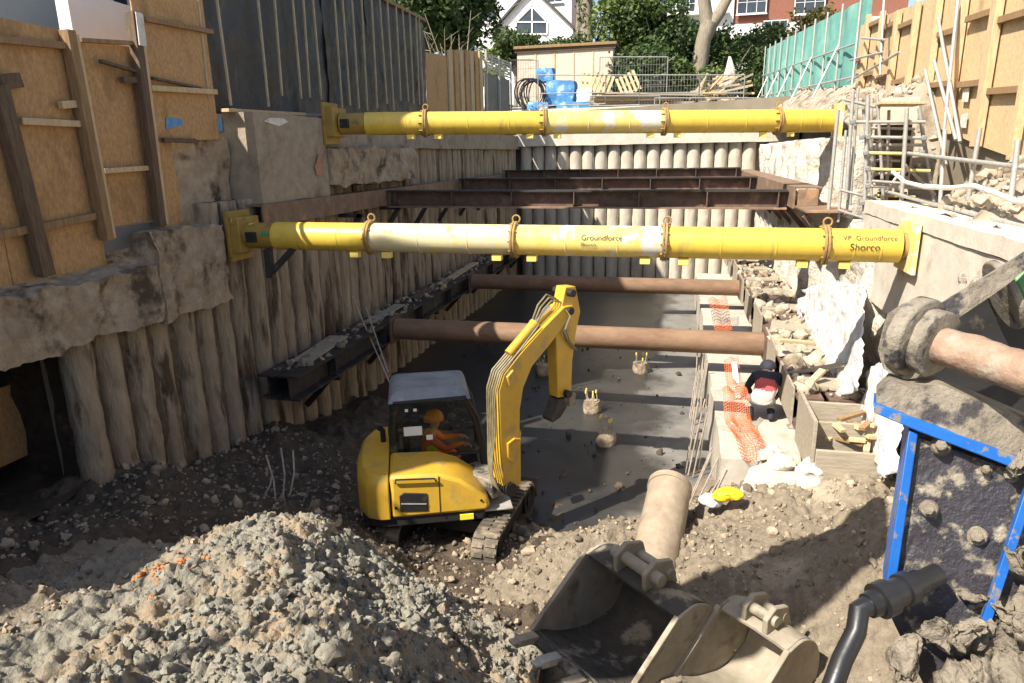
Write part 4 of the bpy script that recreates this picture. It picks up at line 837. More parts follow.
m = MB(); m.path([a-d*.05, a-d*.045, a+d*.02, a+d*.03], [.185, .2, .2, .185], 48); m.path([a+d*.05, a+d*.055, a+d*.11, a+d*.118], [.15, .165, .165, .15], 48); m.rough(.007, 12, 4); m.build('shaft_flange', 'mud_steel', BR, angle=60)
m = MB(); a, b = bp(1000, 296, 3.75), bp(1100, 262, 3.6); d = (b-a).normalized(); m.path([a+d*.0, a+d*.04], [.2, .2], 32); m.build('hub_flange', 'mud_steel', BR, bevel=.01)
m = MB(); m.path([a+d*.05, a+d*.12, a+d*.4], [.15, .165, .165], 32); m.build('hub', 'green_paint', BR, bevel=.01)
roughplate([(876, 394), (890, 381), (914, 388), (940, 384), (1100, 452), (1100, 486), (1030, 462), (914, 420), (876, 406)], 3.32, .26, .02, 11, 'top_plate', 'mud_steel', dd=-.12)
m = bpoly([(873, 402), (913, 418), (1100, 488), (1100, 502), (914, 430), (874, 413)], 3.29, .27, dd=-.12); m.build('blue_rim', 'blue_paint', BR, bevel=.006)
roughplate([(914, 436), (1100, 500), (1100, 760), (960, 760), (888, 610)], 3.36, .4, .018, 8, 'face_plate', 'breaker_face', dd=-.1)
m = bpoly([(909, 431), (918, 434), (893, 606), (883, 606)], 3.3, .42); m.build('blue_edge', 'blue_paint', BR, bevel=.005)
for pts in ([(1030, 478), (1039, 481), (986, 640), (977, 635)],):
    bpoly(pts, 3.27, .06, dd=-.1).build('blue_edge', 'blue_paint', BR, bevel=.004)
for x, y, r in ((929, 509, .026), (976, 536, .03), (1008, 474, .028), (941, 446, .028), (985, 470, .02)):
    c = bp(x, y, 3.3); m = MB(); dd_ = (AW*-1+Vector((-.1, 0, .35))).normalized(); m.path([c-dd_*.06, c-dd_*.0, c+dd_*.012], [r*1.7, r*1.6, r*1.3], 22); m.path([c+dd_*.012, c+dd_*.05, c+dd_*.056], [r, r, r*.75], 6); m.rough(.004, 14, x); m.build('bolt', 'mud', BR, angle=50)
A, B = bp(938, 574, 3.22), bp(868, 606, 3.12); d = (B-A).normalized(); m = MB(); tl = (B-A).length
m.path([A+d*tl*f for f in (0, .25, .26, .4, .41, .52, .53, .7, .71, .86, .87, 1.0)], [.05, .05, .06, .06, .076, .076, .064, .064, .082, .082, .06, .056], 28); m.build('hose_fitting', 'hose', BR, angle=30)
m = MB(); m.path([B+d*.0, B+d*.05, bp(856, 632, 3.08), bp(842, 660, 3.02), bp(826, 705, 2.95), bp(812, 760, 2.9)], [.047, .045, .044, .044, .044, .044], 20); m.build('hydraulic_hose', 'hose', BR)
m = MB()
for x, y, r, dp in ((985, 600, .15, 3.25), (1000, 640, .2, 3.2), (930, 640, .13, 3.2), (905, 668, .12, 3.15), (1025, 590, .14, 3.2), (1030, 480, .09, 3.15), (1020, 690, .24, 3.1), (955, 625, .13, 3.2), (1010, 560, .09, 3.2), (960, 690, .2, 3.15), (1040, 640, .2, 3.0)):
    m.ball(bp(x, y, dp), r*.48, 34, 24, (1, 1, 1), 0)
V = np.array(m.v); m.v = [tuple(q) for q in V+np.stack([fbm(V*6+31*k, 5, .6) for k in range(3)], 1)*.085]; m.build('caked_mud', 'mud', BR, angle=180, kind='stuff')
# ================================================================== LEFT HOARDINGS
hd = empty('plywood_hoarding', (-6.6, 5, 3.8), 'near left orange plywood hoarding with leaning timber posts', 'hoarding', 'hoardings round the pit')
def sheet(root, y0, y1, zb0, zb1, zt0, zt1, x=-6.62, mat='ply', th=.02, name='plywood_sheet'):
    m = MB(); m.prism([(x, y0, zb0), (x, y1, zb1), (x, y1, zt1), (x, y0, zt0)], (-th, 0, 0)); return m.build(name, mat, root, smooth=False)
for y0, y1, zb, zt, dx in ((-3.0, -1.79, 3.78, 5.25, 0), (-1.78, -.56, 3.78, 5.2, .01), (-.55, .67, 3.78, 5.3, 0), (.68, 1.9, 3.78, 5.2, .012), (1.91, 3.13, 3.78, 5.3, 0), (3.14, 4.36, 3.78, 6.0, .01), (4.37, 5.59, 3.78, 6.37, 0), (5.6, 6.82, 3.8, 6.4, .012), (6.84, 7.84, 4.25, 6.36, 0)):
    sheet(hd, y0, y1, zb, zb+.02, zt, zt, -6.62+dx)  # near sheets out of frame are added, their tops cut for the shade
sheet(hd, 7.86, 8.22, 4.15, 4.2, 6.98, 7.02, -6.60); sheet(hd, 8.222, 9.25, 5.26, 5.3, 7.02, 7.17, -6.60); sheet(hd, 6.84, 7.84, 3.95, 4.0, 4.24, 4.24, -6.63, 'grey_hoard', name='metal_kickboard')
for (x0, y0, x1, y1, w_, mt) in ((-2, 85, 46, 276, .15, 'timber_dark'), (67, 30, 107, 240, .11, 'timber'), (132, 12, 160, 226, .11, 'timber_dark')):
    a, b = at(x0, y0, 'x', -6.52), at(x1, y1, 'x', -6.5); m = MB(); m.beam(a, b, w_, .12, up=(1, 0, 0)); m.build('post', mt, hd, bevel=.006)
a, b = at(75, 34, 'x', -6.5), at(113, 238, 'x', -6.48); MB().beam(a, b, .06, .05, up=(1, 0, 0)).build('post', 'timber_pale', hd, bevel=.005)
a, b = at(139, 13, 'x', -6.5), at(166, 224, 'x', -6.48); MB().beam(a, b, .05, .05, up=(1, 0, 0)).build('post', 'timber_pale', hd, bevel=.005)
a, b = at(139, 13, 'x', -6.445), at(143, 46, 'x', -6.44); MB().beam(a, b, .12, .012, up=(1, 0, 0)).build('plastic_wrap', 'white_mark', hd)
for (x0, y0, x1, y1, w_, mt) in ((-5, 39, 66, 46, .07, 'timber'), (20, 121, 80, 124, .07, 'timber_pale'), (80, 40, 132, 43, .05, 'timber'), (104, 171, 147, 168, .06, 'timber_pale'), (145, 19, 212, 32, .06, 'timber'), (150, 88, 216, 92, .07, 'timber_pale'),
                              (-5, 236, 95, 216, .08, 'timber'), (100, 61, 138, 72, .035, 'timber_dark'), (122, 80, 136, 80, .07, 'timber_dark'), (60, 105, 75, 104, .08, 'timber_pale'), (152, 78, 200, 88, .03, 'timber_dark'), (0, 82, 20, 80, .14, 'timber_dark'), (163, 140, 195, 141, .06, 'timber_dark')):
    a, b = at(x0, y0, 'x', -6.54), at(x1, y1, 'x', -6.54); MB().beam(a, b, .06, w_).build('rail', mt, hd, bevel=.005)
m = MB(); P = [at(166, 117, 'x', -6.592), at(182, 119, 'x', -6.592), at(183, 125, 'x', -6.592), at(166, 129, 'x', -6.592)]; m.prism(P, (.003, 0, 0)); m.build('spray_mark', 'blue_spray', hd, smooth=False)
b = subdiv_box((-7.0, 8.15, 4.1), (-6.66, 9.5, 5.3), .12); b.rough(.05, 3, 21); tag(b.build('brickwork_stub', 'conc_old', angle=60), 'dark rubble masonry showing through the gap below the tall plywood sheet', 'masonry')
b = subdiv_box((-7.75, 7.9, 3.7), (-7.55, 9.5, 7.1), .3); b.rough(.01, 2, 4); tag(b.build('shade_wall', 'white_render', angle=60), 'unseen rendered wall added behind the tall plywood sheet to shade the concrete block', 'wall')  # hidden wall added to keep the sun off the tall concrete block
bh = empty('black_sheeted_hoarding', (-6.7, 14, 5.8), 'tall hoarding covered in black plastic sheet with thin pale battens', 'hoarding', 'hoardings round the pit')
for k, (y0, y1) in enumerate(((9.3, 13.1), (12.95, 15.15), (14.8, 18.42))):
    def fs(u, v):
        y = y0+(y1-y0)*u; zb = 5.66+(y-9.3)*.052; return (-6.72+.02*k, y, zb+(8.42-zb)*v)
    m = MB(); m.grid(fs, 44, 34); p = np.array(m.v); p[:, 0] += fbm(p*np.array([1, 2.2, 1.3])+k*9, 4)*.045+np.abs(fbm(p*np.array([1, 4, 2.5])+3, 2))*.03; m.v = p.tolist(); m.build('plastic_sheet', 'black_sheet', bh, angle=180)
for k, px in enumerate((204, 223, 263, 279, 297, 307, 317, 338, 346, 355, 364, 374, 383, 390, 398, 405, 411, 417, 420.5)):
    y = at(px, 60, 'x', -6.62).y; zb = 5.7+(y-9.3)*.052; l = random.uniform(-.05, .05); m = MB(); m.beam((-6.60, y+l, zb+random.uniform(0, .25)), (-6.60, y-l, 8.40), .032, .03, up=(1, 0, 0)); m.build('batten', 'batten', bh, smooth=False)
m = MB(); m.mm((-6.75, 9.3, 8.4), (-6.6, 18.45, 8.47)); m.build('top_rail', 'timber', bh, bevel=.005)
m = MB(); m.beam((-6.55, 9.4, 5.71), (-6.55, 11.6, 5.76), .16, .05); m.build('sole_plate', 'timber_pale', bh, bevel=.005)
m = MB(); m.tube((-6.7, -3, 5.8), (-6.7, 3.2, 6.6), .035, n=8); m.build('rail', 'galv', hd)  # unseen rail and posts added to cast a thin shadow line
for y_ in (-2.5, .2, 3.1): MB().tube((-6.7, y_, 3.78), (-6.7, y_, 5.8+(y_+3)*.13), .03, n=8).build('post', 'galv', hd)
# light tight posts behind so the hoarding stands
m = MB(); m.mm((-6.98, 13.4, 5.6), (-6.9, 13.5, 8.4)); m.build('post', 'timber_dark', bh)
fh = empty('plywood_hoarding', (-6.7, 21, 6.2), 'farther left plywood hoarding with close upright boards past the black sheet', 'hoarding', 'hoardings round the pit')
z0 = at(421, 50, 'x', -6.65).z; sheet(fh, 18.47, 20.2, 6.15, 6.25, z0, z0+.12, -6.66, 'ply')
for k in range(7):
    y = 20.3+k*.55; sheet(fh, y, y+.36, 6.25, 6.3, 8.0+.06*k+random.uniform(-.06, .06), 8.02+.06*k, -6.62, 'ply' if k % 2 else 'timber_pale', .06, 'board')
sheet(fh, 20.25, 24.2, 6.2, 6.4, 7.9, 8.3, -6.70, 'ply')
gh = empty('metal_hoarding', (-6.7, 26, 6.4), 'short grey metal hoarding panel at the far left corner of the site', 'hoarding', 'hoardings round the pit')
sheet(gh, 24.3, 28.0, 6.3, 6.5, 7.75, 7.85, -6.66, 'grey_hoard', .03, 'panel')
for k in range(7): m = MB(); m.beam((-6.64, 24.3, 7.84+k*.09), (-6.64, 28.0, 7.94+k*.09), .02, .05); m.build('slat', 'galv', gh, smooth=False)
for y in (24.32, 26.1, 27.98): m = MB(); m.mm((-6.63, y-.03, 6.3), (-6.57, y+.03, 8.5)); m.build('post', 'galv', gh)
# ================================================================== LEFT HOUSES (behind the hoarding; they shade the pit)
def house(name, x0, x1, y0, y1, zb, zt, mat, label, wins=(), roof=True, gable='y', rh=1.2):
    r = empty(name, ((x0+x1)/2, (y0+y1)/2, zb), label, 'house', None)
    m = MB(); m.mm((x0, y0, zb), (x1, y1, zt)); m.build('wall', mat, r, smooth=False)
    if roof:
        m = MB(); o = .12
        if gable == 'y': m.prism([(x0-o, y0-.0, zt), (x1+o, y0-.0, zt), ((x0+x1)/2, y0-.0, zt+rh)], (0, y1-y0, 0))
        else: m.prism([(x0, y0-o, zt), (x0, y1+o, zt), (x0, (y0+y1)/2, zt+rh)], (x1-x0, 0, 0))
        m.build('roof', 'roof_slate', r, smooth=False)
    return r
def window(r, c, w_, h, nrm='x', d=1, bars=(1, 1)):
    """casement: frame, glass and a sill, facing along nrm"""
    c = Vector(c); ax = Vector((0, 1, 0)) if nrm == 'x' else Vector((1, 0, 0)); n = Vector((d, 0, 0)) if nrm == 'x' else Vector((0, d, 0)); z = Vector((0, 0, 1)); m = MB(); t = .07
    def bx(o, a, h_): 
        q = ax*a+z*h_+n*.06; m.box(c+o+n*.03, Vector((abs(q.x), abs(q.y), abs(q.z))))
    bx(z*(h/2-t/2), w_, t); bx(-z*(h/2-t/2), w_, t); bx(ax*(w_/2-t/2), t, h-2*t); bx(-ax*(w_/2-t/2), t, h-2*t)
    for i in range(1, bars[0]): bx(ax*(-w_/2+w_*i/bars[0]), .04, h-2*t)
    for i in range(1, bars[1]): bx(z*(-h/2+h*i/bars[1]), w_-2*t, .035)
    wo = m.build('window', 'frame_white', r, smooth=False)
    q = ax*(w_-.05)+z*(h-.05)+n*.02; MB().box(c+n*.012, Vector((abs(q.x), abs(q.y), abs(q.z)))).build('pane', 'window_glass', wo, smooth=False)
    q = ax*(w_+.12)+z*.07+n*.16; MB().box(c+n*.08-z*(h/2+.04), Vector((abs(q.x), abs(q.y), abs(q.z)))).build('sill', 'frame_white', wo, smooth=False)
ha = house('terraced_house', -10.2, -9.0, .7, 2.4, 3.5, 13.2, 'white_render', 'unseen tall narrow white block added to shade the pit floor', rh=.2)  # unseen block, width and height shaped for its shade on the floor
for z in (8.5, 11.3): window(ha, (-9.0, 1.5, z), 1.0, 1.6, bars=(2, 2))
hb = house('terraced_house', -14, -9.05, 2.42, 7.28, 3.5, 8.3, 'white_render', 'low white house behind the near plywood hoarding', rh=.5)
hc_ = house('terraced_house', -15, -9.0, 7.3, 19, 3.5, 14.3, 'white_render', 'tall white house with lilac framed window above the tall plywood sheet', rh=.7)
yw = at(112, 15, 'x', -9.0); window(hc_, (-9.0, yw.y, yw.z+.2), .85, 1.9, bars=(2, 3))
for y in (13.5, 16.5): window(hc_, (-9.0, y, 10.5), 1.0, 1.6, bars=(2, 2))
y = at(92, 10, 'x', -8.9).y; MB().path([(-8.92, y, 3.6), (-8.92, y, 14.2)], .06, 10).build('downpipe', 'grey_render', hc_)
y0, y1 = at(55, 15, 'x', -9).y, at(88, 15, 'x', -9).y; MB().mm((-9.02, 7.34, 5.0), (-8.97, y1, 14.2)).build('render_panel', 'grey_render', hc_, smooth=False)
# ================================================================== RIGHT HOARDING, NET, SCAFFOLD
rh = empty('plywood_hoarding', (4.2, 11, 5), 'sunlit plywood hoarding with broad upright studs along the right side', 'hoarding', 'hoardings round the pit')
bt = lambda y: ip(y, GR)-.12; tp = lambda y: ip(y, [(3, 7.55), (14.5, 7.55), (20, 7.95)])
k = 0; y = 3.0
while y < 19.9:
    y1 = min(y+1.215, 20.0); sheet(rh, y, y1-.006, bt(y), bt(y1), tp(y)+random.uniform(-.05, .05), tp(y1), 4.22+.012*(k % 2), 'ply_pale', -.02)
    m = MB(); m.beam((4.14, y, bt(y)), (4.14, y+random.uniform(-.06, .06), tp(y)+random.uniform(-.1, .25)), .2 if k % 2 else .12, .1, up=(1, 0, 0)); m.build('stud', 'timber_pale' if k % 3 else 'ply_pale', rh, bevel=.006)
    for h in (.75, 1.7):
        if random.random() < .8: a = (4.165, y+.1, bt(y)+h+random.uniform(-.15, .15)); m = MB(); m.beam(a, (4.165, y1-.1, a[2]+.05), .07, .09); m.build('noggin', 'timber', rh, bevel=.005)
    k += 1; y += 1.22
for k, (px, py) in enumerate(((968, 102), (966, 128))):
    c = at(px, py, 'x', 4.18); m = MB(); m.prism([c, c+Vector((0, .25, .02)), c+Vector((0, .25, .2)), c+Vector((0, .02, .22))], (-.004, 0, 0)); m.build('paper_notice', 'white_mark', rh, smooth=False)
nt = empty('green_net_fence', (4.2, 31, 6.5), 'long green debris net fence with steel poles at the far right', 'fence')
gb = lambda y: ip(y, [(20, 6.5), (42, 7.55)]); gt = lambda y: ip(y, [(20, 8.6), (42, 10.3)])
m = MB(); m.grid(lambda u, v: (4.35+.09*math.sin(u*60)*(.3+.7*math.sin(3.14*v)), 20.05+21.9*u, gb(20+22*u)+.1+(gt(20+22*u)-gb(20+22*u)-.1)*v), 120, 8); m.build('net', 'green_net', nt, angle=180)
for k in range(11):
    y = 20.2+k*2.15; m = MB(); m.tube((4.22, y, gb(y)-.1), (4.22, y, gt(y)+.1), .032, n=8); m.build('pole', 'galv', nt)
    if k % 2: m = MB(); m.tube((4.2, y, gb(y)+1.2), (3.6, y-.3, gb(y)-.2), .03, n=8); m.build('prop_pole', 'galv', nt)
for f in (.12, .5): m = MB(); m.path([(4.18, y, gb(y)+(gt(y)-gb(y))*f) for y in (20, 27, 34, 42)], .028, 8); m.build('rail', 'galv', nt)
m = MB(); m.mm((4.25, 19.7, 6.4), (4.37, 20.0, 9.4)); m.build('end_board', 'green_net', nt)
sc = empty('scaffold_tower', (3.4, 12, 4), 'scaffold access tower of steel tubes beside the right capping beam', 'scaffold')
def tb(a, b, r=.026, mat='galv', name='tube', root=sc): MB().tube(a, b, r, n=10).build(name, mat, root)
for x0, y0, x1, y1, Y in ((853, 92, 846, 200, 12.2), (868, 95, 864, 222, 11.9), (872, 98, 868, 180, 12.9), (907, 108, 900, 224, 11.8), (919, 108, 934, 205, 12.6), (838, 110, 828, 215, 12.6)):
    tb(at(x0, y0, 'y', Y), at(x1, y1, 'y', Y), .03, 'galv', 'standard')
for i, (x0, y0, x1, y1, Y) in enumerate(((850, 122, 925, 122, 11.9), (862, 137, 926, 138, 11.95), (866, 145, 924, 145, 12.4), (868, 153, 922, 154, 11.9), (866, 169, 930, 171, 11.95), (864, 174, 905, 173, 12.4), (866, 186, 932, 188, 11.95), (870, 203, 938, 206, 12), (862, 213, 903, 213, 11.9), (866, 219, 900, 219, 12.2))):
    tb(at(x0, y0, 'y', Y), at(x1, y1, 'y', Y), .026, 'galv_yellow' if i in (3, 4, 7) else 'galv', 'ledger')
for x0, y0, x1, y1 in ((870, 215, 905, 165), (905, 165, 935, 195), (868, 112, 874, 176)): tb(at(x0, y0, 'y', 12.1), at(x1, y1, 'y', 12.3), .024, 'galv', 'brace')
for x0, y0, x1, y1, Y in ((858, 88, 850, 205, 12.5), (877, 95, 884, 210, 12.1), (863, 105, 872, 200, 12.3), (889, 110, 886, 220, 12.5), (846, 130, 838, 222, 12.3)): tb(at(x0, y0, 'y', Y), at(x1, y1, 'y', Y), .024, 'galv', 'standard')
for x0, y0, x1, y1, Y in ((845, 100, 880, 108, 12.2), (840, 190, 880, 200, 12.0), (838, 210, 875, 222, 11.9), (866, 160, 900, 161, 12.6), (868, 195, 915, 197, 12.5), (866, 128, 915, 129, 12.6), (872, 181, 940, 186, 11.9)): tb(at(x0, y0, 'y', Y), at(x1, y1, 'y', Y), .022, 'galv_yellow' if y0 == 195 else 'galv', 'ledger')
for x0, y0, x1, y1 in ((876, 125, 910, 144), (876, 151, 908, 176), (878, 192, 905, 209)):
    a_, b_ = at(x0, y0, 'y', 12.7), at(x1, y1, 'y', 12.7); m = MB(); m.mm((a_.x, 12.7, b_.z), (b_.x, 12.74, a_.z)); m.build('dark_panel', 'earth_dark', sc, smooth=False)
a = at(880, 103, 'y', 11.9); b = at(926, 103, 'y', 11.9)
for k in range(3): m = MB(); m.beam(a+Vector((0, .24*k, 0)), b+Vector((0, .24*k, 0)), .225, .04); m.build('scaffold_board', 'timber_pale', sc, bevel=.004)
for px, py in ((862, 137), (866, 153), (862, 203), (905, 137), (904, 171), (901, 188), (922, 153), (924, 138), (853, 122), (868, 137), (907, 154), (868, 169), (868, 186), (901, 204), (907, 122)): m = MB(); c = at(px, py, 'y', 11.85); m.box(c, (.07, .07, .075)); m.build('coupler', 'galv_dull', sc, bevel=.012)
m = MB(); a = at(882, 98, 'y', 12.8); m.mm((a.x, 12.8, 4.2), (at(920, 100, 'y', 12.8).x, 12.85, a.z)); m.build('back_panel', 'ply_white', sc, smooth=False)
for k, z_ in enumerate((a.z-.55, a.z-1.1)):
    m = MB(); m.mm((a.x+.02, 12.76, z_-.2), (at(912, 100, 'y', 12.8).x, 12.796, z_+.08)); m.build('gap_shade_slab', 'earth_dark', sc, smooth=False)  # solid dark slabs painted in for shaded gaps in the panel
gr_ = empty('scaffold_railing', (3.4, 9, 4.4), 'scaffold tube guard rail running along the right bank towards the camera', 'railing')
for x0, y0, x1, y1, X in ((905, 153, 1060, 172, 3.35), (880, 190, 1060, 236, 3.2), (945, 130, 940, 205, 3.4), (980, 128, 968, 200, 3.4), (1018, 140, 1006, 240, 3.3), (1045, 160, 1035, 250, 3.3)):
    tb(at(x0, y0, 'x', X), at(x1, y1, 'x', X), .027, 'galv', 'rail', gr_)
br_ = empty('scaffold_brace', (4.0, 11, 5.2), 'raking scaffold tubes leaning on the right plywood hoarding', 'scaffold')
for x0, y0, x1, y1 in ((934, 60, 956, 140), (938, 18, 960, 142), (958, 0, 944, 130), (925, 70, 946, 165), (862, 38, 886, 40), (850, 60, 884, 52), (858, 30, 852, 85), (884, 0, 880, 75), (848, 82, 900, 52)):
    tb(at(x0, y0, 'x', 4.02), at(x1, y1, 'x', 3.95), .026, 'galv', 'tube', br_)
m = MB(); P = [at(x, y, 'x', 3.1) for x, y in ((893, 172), (905, 182), (925, 187), (950, 188), (975, 186), (995, 193), (1015, 201), (1060, 206))]; m.path(P, .028, 8); tag(m.build('cable', 'white_sack'), 'pale cable drooping along the right bank rubble', 'cable')
# ================================================================== ON THE RIGHT SIDE OF THE PIT
def drape(name, pts_top, pts_bot, label, mat='white_plastic', amp=.06, seed=0):
    A = [Vector(p) for p in pts_top]; B = [Vector(p) for p in pts_bot]
    def lin(P, u):
        u *= len(P)-1; i = min(int(u), len(P)-2); return P[i].lerp(P[i+1], u-i)
    m = MB(); m.grid(lambda u, v: lin(A, u).lerp(lin(B, u), v), 40, 30); p = np.array(m.v); p[:, 0] += -np.abs(fbm(p*np.array([1, 4.4, 1.6])+seed, 4))*amp*2.2; p[:, 1] += fbm(p*2+seed, 2)*amp*.5; m.v = p.tolist()
    return tag(m.build(name, mat, angle=180, sol=.01), label, 'sheet', 'white sheets over the right wall')
q = lambda x, y, X: at(x, y, 'x', X)
drape('plastic_sheet', [q(868, 286, 2.66), q(835, 281, 2.66), q(806, 290, 2.66)], [q(862, 388, 2.36), q(835, 404, 2.3), q(806, 375, 2.36)], 'widest white plastic sheet draped down the right wall behind the crate')
drape('plastic_sheet', [q(812, 296, 2.66), q(800, 300, 2.66), q(790, 312, 2.66)], [q(812, 352, 2.5), q(800, 350, 2.45), q(786, 345, 2.45)], 'smaller white sheet hanging further back on the right wall', seed=5)
drape('plastic_sheet', [q(905, 372, 2.66), q(880, 362, 2.66), q(868, 372, 2.66)], [q(905, 470, 2.5), q(885, 478, 2.4), q(868, 440, 2.5)], 'white sheet hanging behind the mud caked breaker plate', seed=9)
cr = empty('timber_crate', (2.2, 8.8, 1.1), 'open grey timber box full of offcuts at the end of the right waler', 'crate')
for a, b in (((1.70, 8.25, 1.16), (1.745, 9.38, 1.88)), ((1.75, 8.22, 1.16), (2.62, 8.27, 1.52)), ((1.75, 8.6, 1.2), (2.6, 8.64, 1.74)), ((1.75, 9.3, 1.2), (2.62, 9.35, 1.75)), ((2.6, 8.28, 1.16), (2.645, 9.29, 1.7))):
    MB().mm(a, b).build('side_board', 'timber_grey', cr, bevel=.006)
MB().mm((1.75, 8.28, 1.17), (2.59, 9.29, 1.21)).build('bottom_board', 'timber_grey', cr)
for k in range(16):
    c = Vector((random.uniform(1.9, 2.45), random.uniform(8.4, 9.2), random.uniform(1.5, 1.76))); m = MB(); m.box((0, 0, 0), (random.uniform(.15, .42), .07, .045), Matrix.Rotation(random.uniform(0, 3.1), 3, 'Z') @ Matrix.Rotation(random.uniform(-.4, .4), 3, 'Y')); m.xf(Matrix.Translation(c))
    tag(m.build('timber_offcut', ('timber_pale', 'ply_pale', 'timber')[k % 3], bevel=.004), 'short sawn timber offcut tipped into the open timber box', 'offcut', 'offcuts in the timber box')
for (a, b, w_, mt, lab) in ((q(783, 386, 1.7), q(852, 373, 2.5), .22, 'timber_grey', 'grey plank laid from the waler to the white sheet'), (q(776, 352, 1.62), q(812, 352, 2.2), .14, 'timber_pale', 'pale plank across the waler at the near strut end'), (q(797, 408, 1.75), q(822, 380, 2.1), .1, 'timber_pale', 'narrow pale plank propped against the timber box'), (q(742, 330, 1.72), q(775, 322, 2.4), .2, 'timber_grey', 'weathered plank across the waler between the two brown struts')):
    tag(MB().beam(a+Vector((0, 0, .2)), b+Vector((0, 0, .15)), w_, .045).build('timber_plank', mt, bevel=.005), lab, 'plank')
def net(name, fn, nu, nv, r, label):
    m = MB()
    for i in range(nu+1): m.path([fn(i/nu, j/nv) for j in range(nv+1)], r, 4, False)
    for j in range(nv+1): m.path([fn(i/nu, j/nv) for i in range(nu+1)], r*1.6, 4, False)
    tag(m.build(name, 'orange_mesh'), label, 'netting', 'orange barrier netting on the bench')
z1 = 1.03
def bench(px, py, h=0): v = at(px, py, 'z', z1+h); return v
def nfn(c, h=.0, wob=.05, seed=0):
    c = [bench(x, y, hh) for x, y, hh in c]
    def f(u, v):
        p = c[0].lerp(c[1], u).lerp(c[2].lerp(c[3], u), v); return p+Vector((0, 0, wob*(math.sin(9*u+seed)+math.sin(7*v+2*seed))*.5+wob*.6))
    return f
net('barrier_netting', nfn([(722, 392, .45), (746, 392, .45), (726, 430, .05), (752, 430, .05)], wob=.09), 12, 20, .0032, 'orange mesh netting slumped over the bench beside the crouching worker')
net('barrier_netting', nfn([(726, 425, .1), (756, 425, .1), (742, 462, .0), (768, 458, .0)], wob=.08, seed=2), 12, 14, .0032, 'orange netting end trailing over the near edge of the bench')
net('barrier_netting', nfn([(724, 362, .45), (738, 360, .45), (728, 394, .1), (742, 392, .1)], wob=.05, seed=4), 8, 18, .0032, 'narrow strip of orange netting hanging below the near brown strut')
net('barrier_netting', nfn([(708, 300, .5), (726, 298, .5), (716, 335, .1), (732, 333, .1)], wob=.07, seed=6), 12, 14, .004, 'orange netting between the two brown struts, farthest away')
tag(MB().beam(bench(738, 398, 0), bench(734, 362, .5), .09, .03).build('timber_plank', 'white_mark', bevel=.004), 'white board standing in the orange netting', 'plank')
# starter bars in three clusters
for ci, (bx_, by_, tx, ty, n, lab) in enumerate(((697, 424, 704, 357, 6, 'thin pale starter bar in the farthest cluster by the bench edge'), (694, 470, 706, 398, 7, 'thin pale starter bar in the middle cluster by the bench edge'), (690, 515, 718, 455, 7, 'thin pale starter bar in the nearest cluster by the bench edge'))):
    b0 = at(bx_, by_, 'z', .02); t0_ = at(tx, ty, 'y', b0.y+.05)
    for k in range(n):
        o = Vector((random.uniform(-.16, .16), random.uniform(-.3, .3), 0)); l = Vector((random.uniform(-.1, .1), random.uniform(-.1, .1), random.uniform(-.15, .1)))
        m = MB(); m.path([b0+o, (b0+t0_)/2+o+l*.4, t0_+o+l], .012, 6); tag(m.build('starter_bar', 'rebar'), lab, 'rebar', 'starter bars, cluster '+ORD[ci])
def sack(name, c, r, sc, mat, label, cat, seed=0):
    m = MB(); m.ball((0, 0, 0), r, 34, 26, sc); V = np.array(m.v); V += np.stack([fbm(V*1.1/r+seed+31*k, 4) for k in range(3)], 1)*r*.22+np.stack([np.abs(fbm(V*2.6/r+seed+9*k, 2)) for k in range(3)], 1)*r*.10; V[:, 2] = np.maximum(V[:, 2], -r*sc[2]*.75); m.v = (V+np.array(c)+np.array([0, 0, r*sc[2]*.7])).tolist(); return tag(m.build(name, mat, angle=180), label, cat)
sack('yellow_bag', at(728, 499, 'z', .98), .13, (1.25, .8, .55), 'yellow_plastic', 'crumpled bright yellow bag lying by the bench end', 'bag', 3)
sack('white_bag', at(711, 505, 'z', .85), .12, (1.1, .9, .7), 'white_plastic', 'white bag lying beside the yellow bag', 'bag', 6)
sack('white_sack', at(808, 492, 'z', .92), .22, (.8, .8, 1.25), 'white_sack', 'tall white sack standing below the timber box', 'sack', 9)
m = MB(); m.prism([at(x, y, 'z', z) for x, y, z in ((732, 503, .80), (748, 474, .98), (800, 458, 1.0), (806, 486, .86), (775, 499, .8))], (0, 0, .10)); m.rough(.05, 3, 2); tag(m.build('concrete_slab', 'bench_conc', bevel=.02), 'flat broken slab of pale concrete on the near end of the bench', 'concrete')
for k in range(15):
    px, py = random.choice(((790, 445), (800, 425), (775, 455), (815, 480), (850, 468), (785, 470), (795, 410), (840, 485), (870, 470))); c = at(px+random.uniform(-14, 14), py+random.uniform(-8, 8), 'z', 1.02); m = MB(); r = random.uniform(.06, .15); m.ball(c+Vector((0, 0, r*.4)), r, 9, 6, (1.2, .9, .75), .0); m.rough(.06, 6, k*7)
    tag(m.build('concrete_chunk', 'conc_white', angle=40), 'broken white concrete chunk lying between bench and timber box', 'rubble', 'concrete chunks by the timber box')
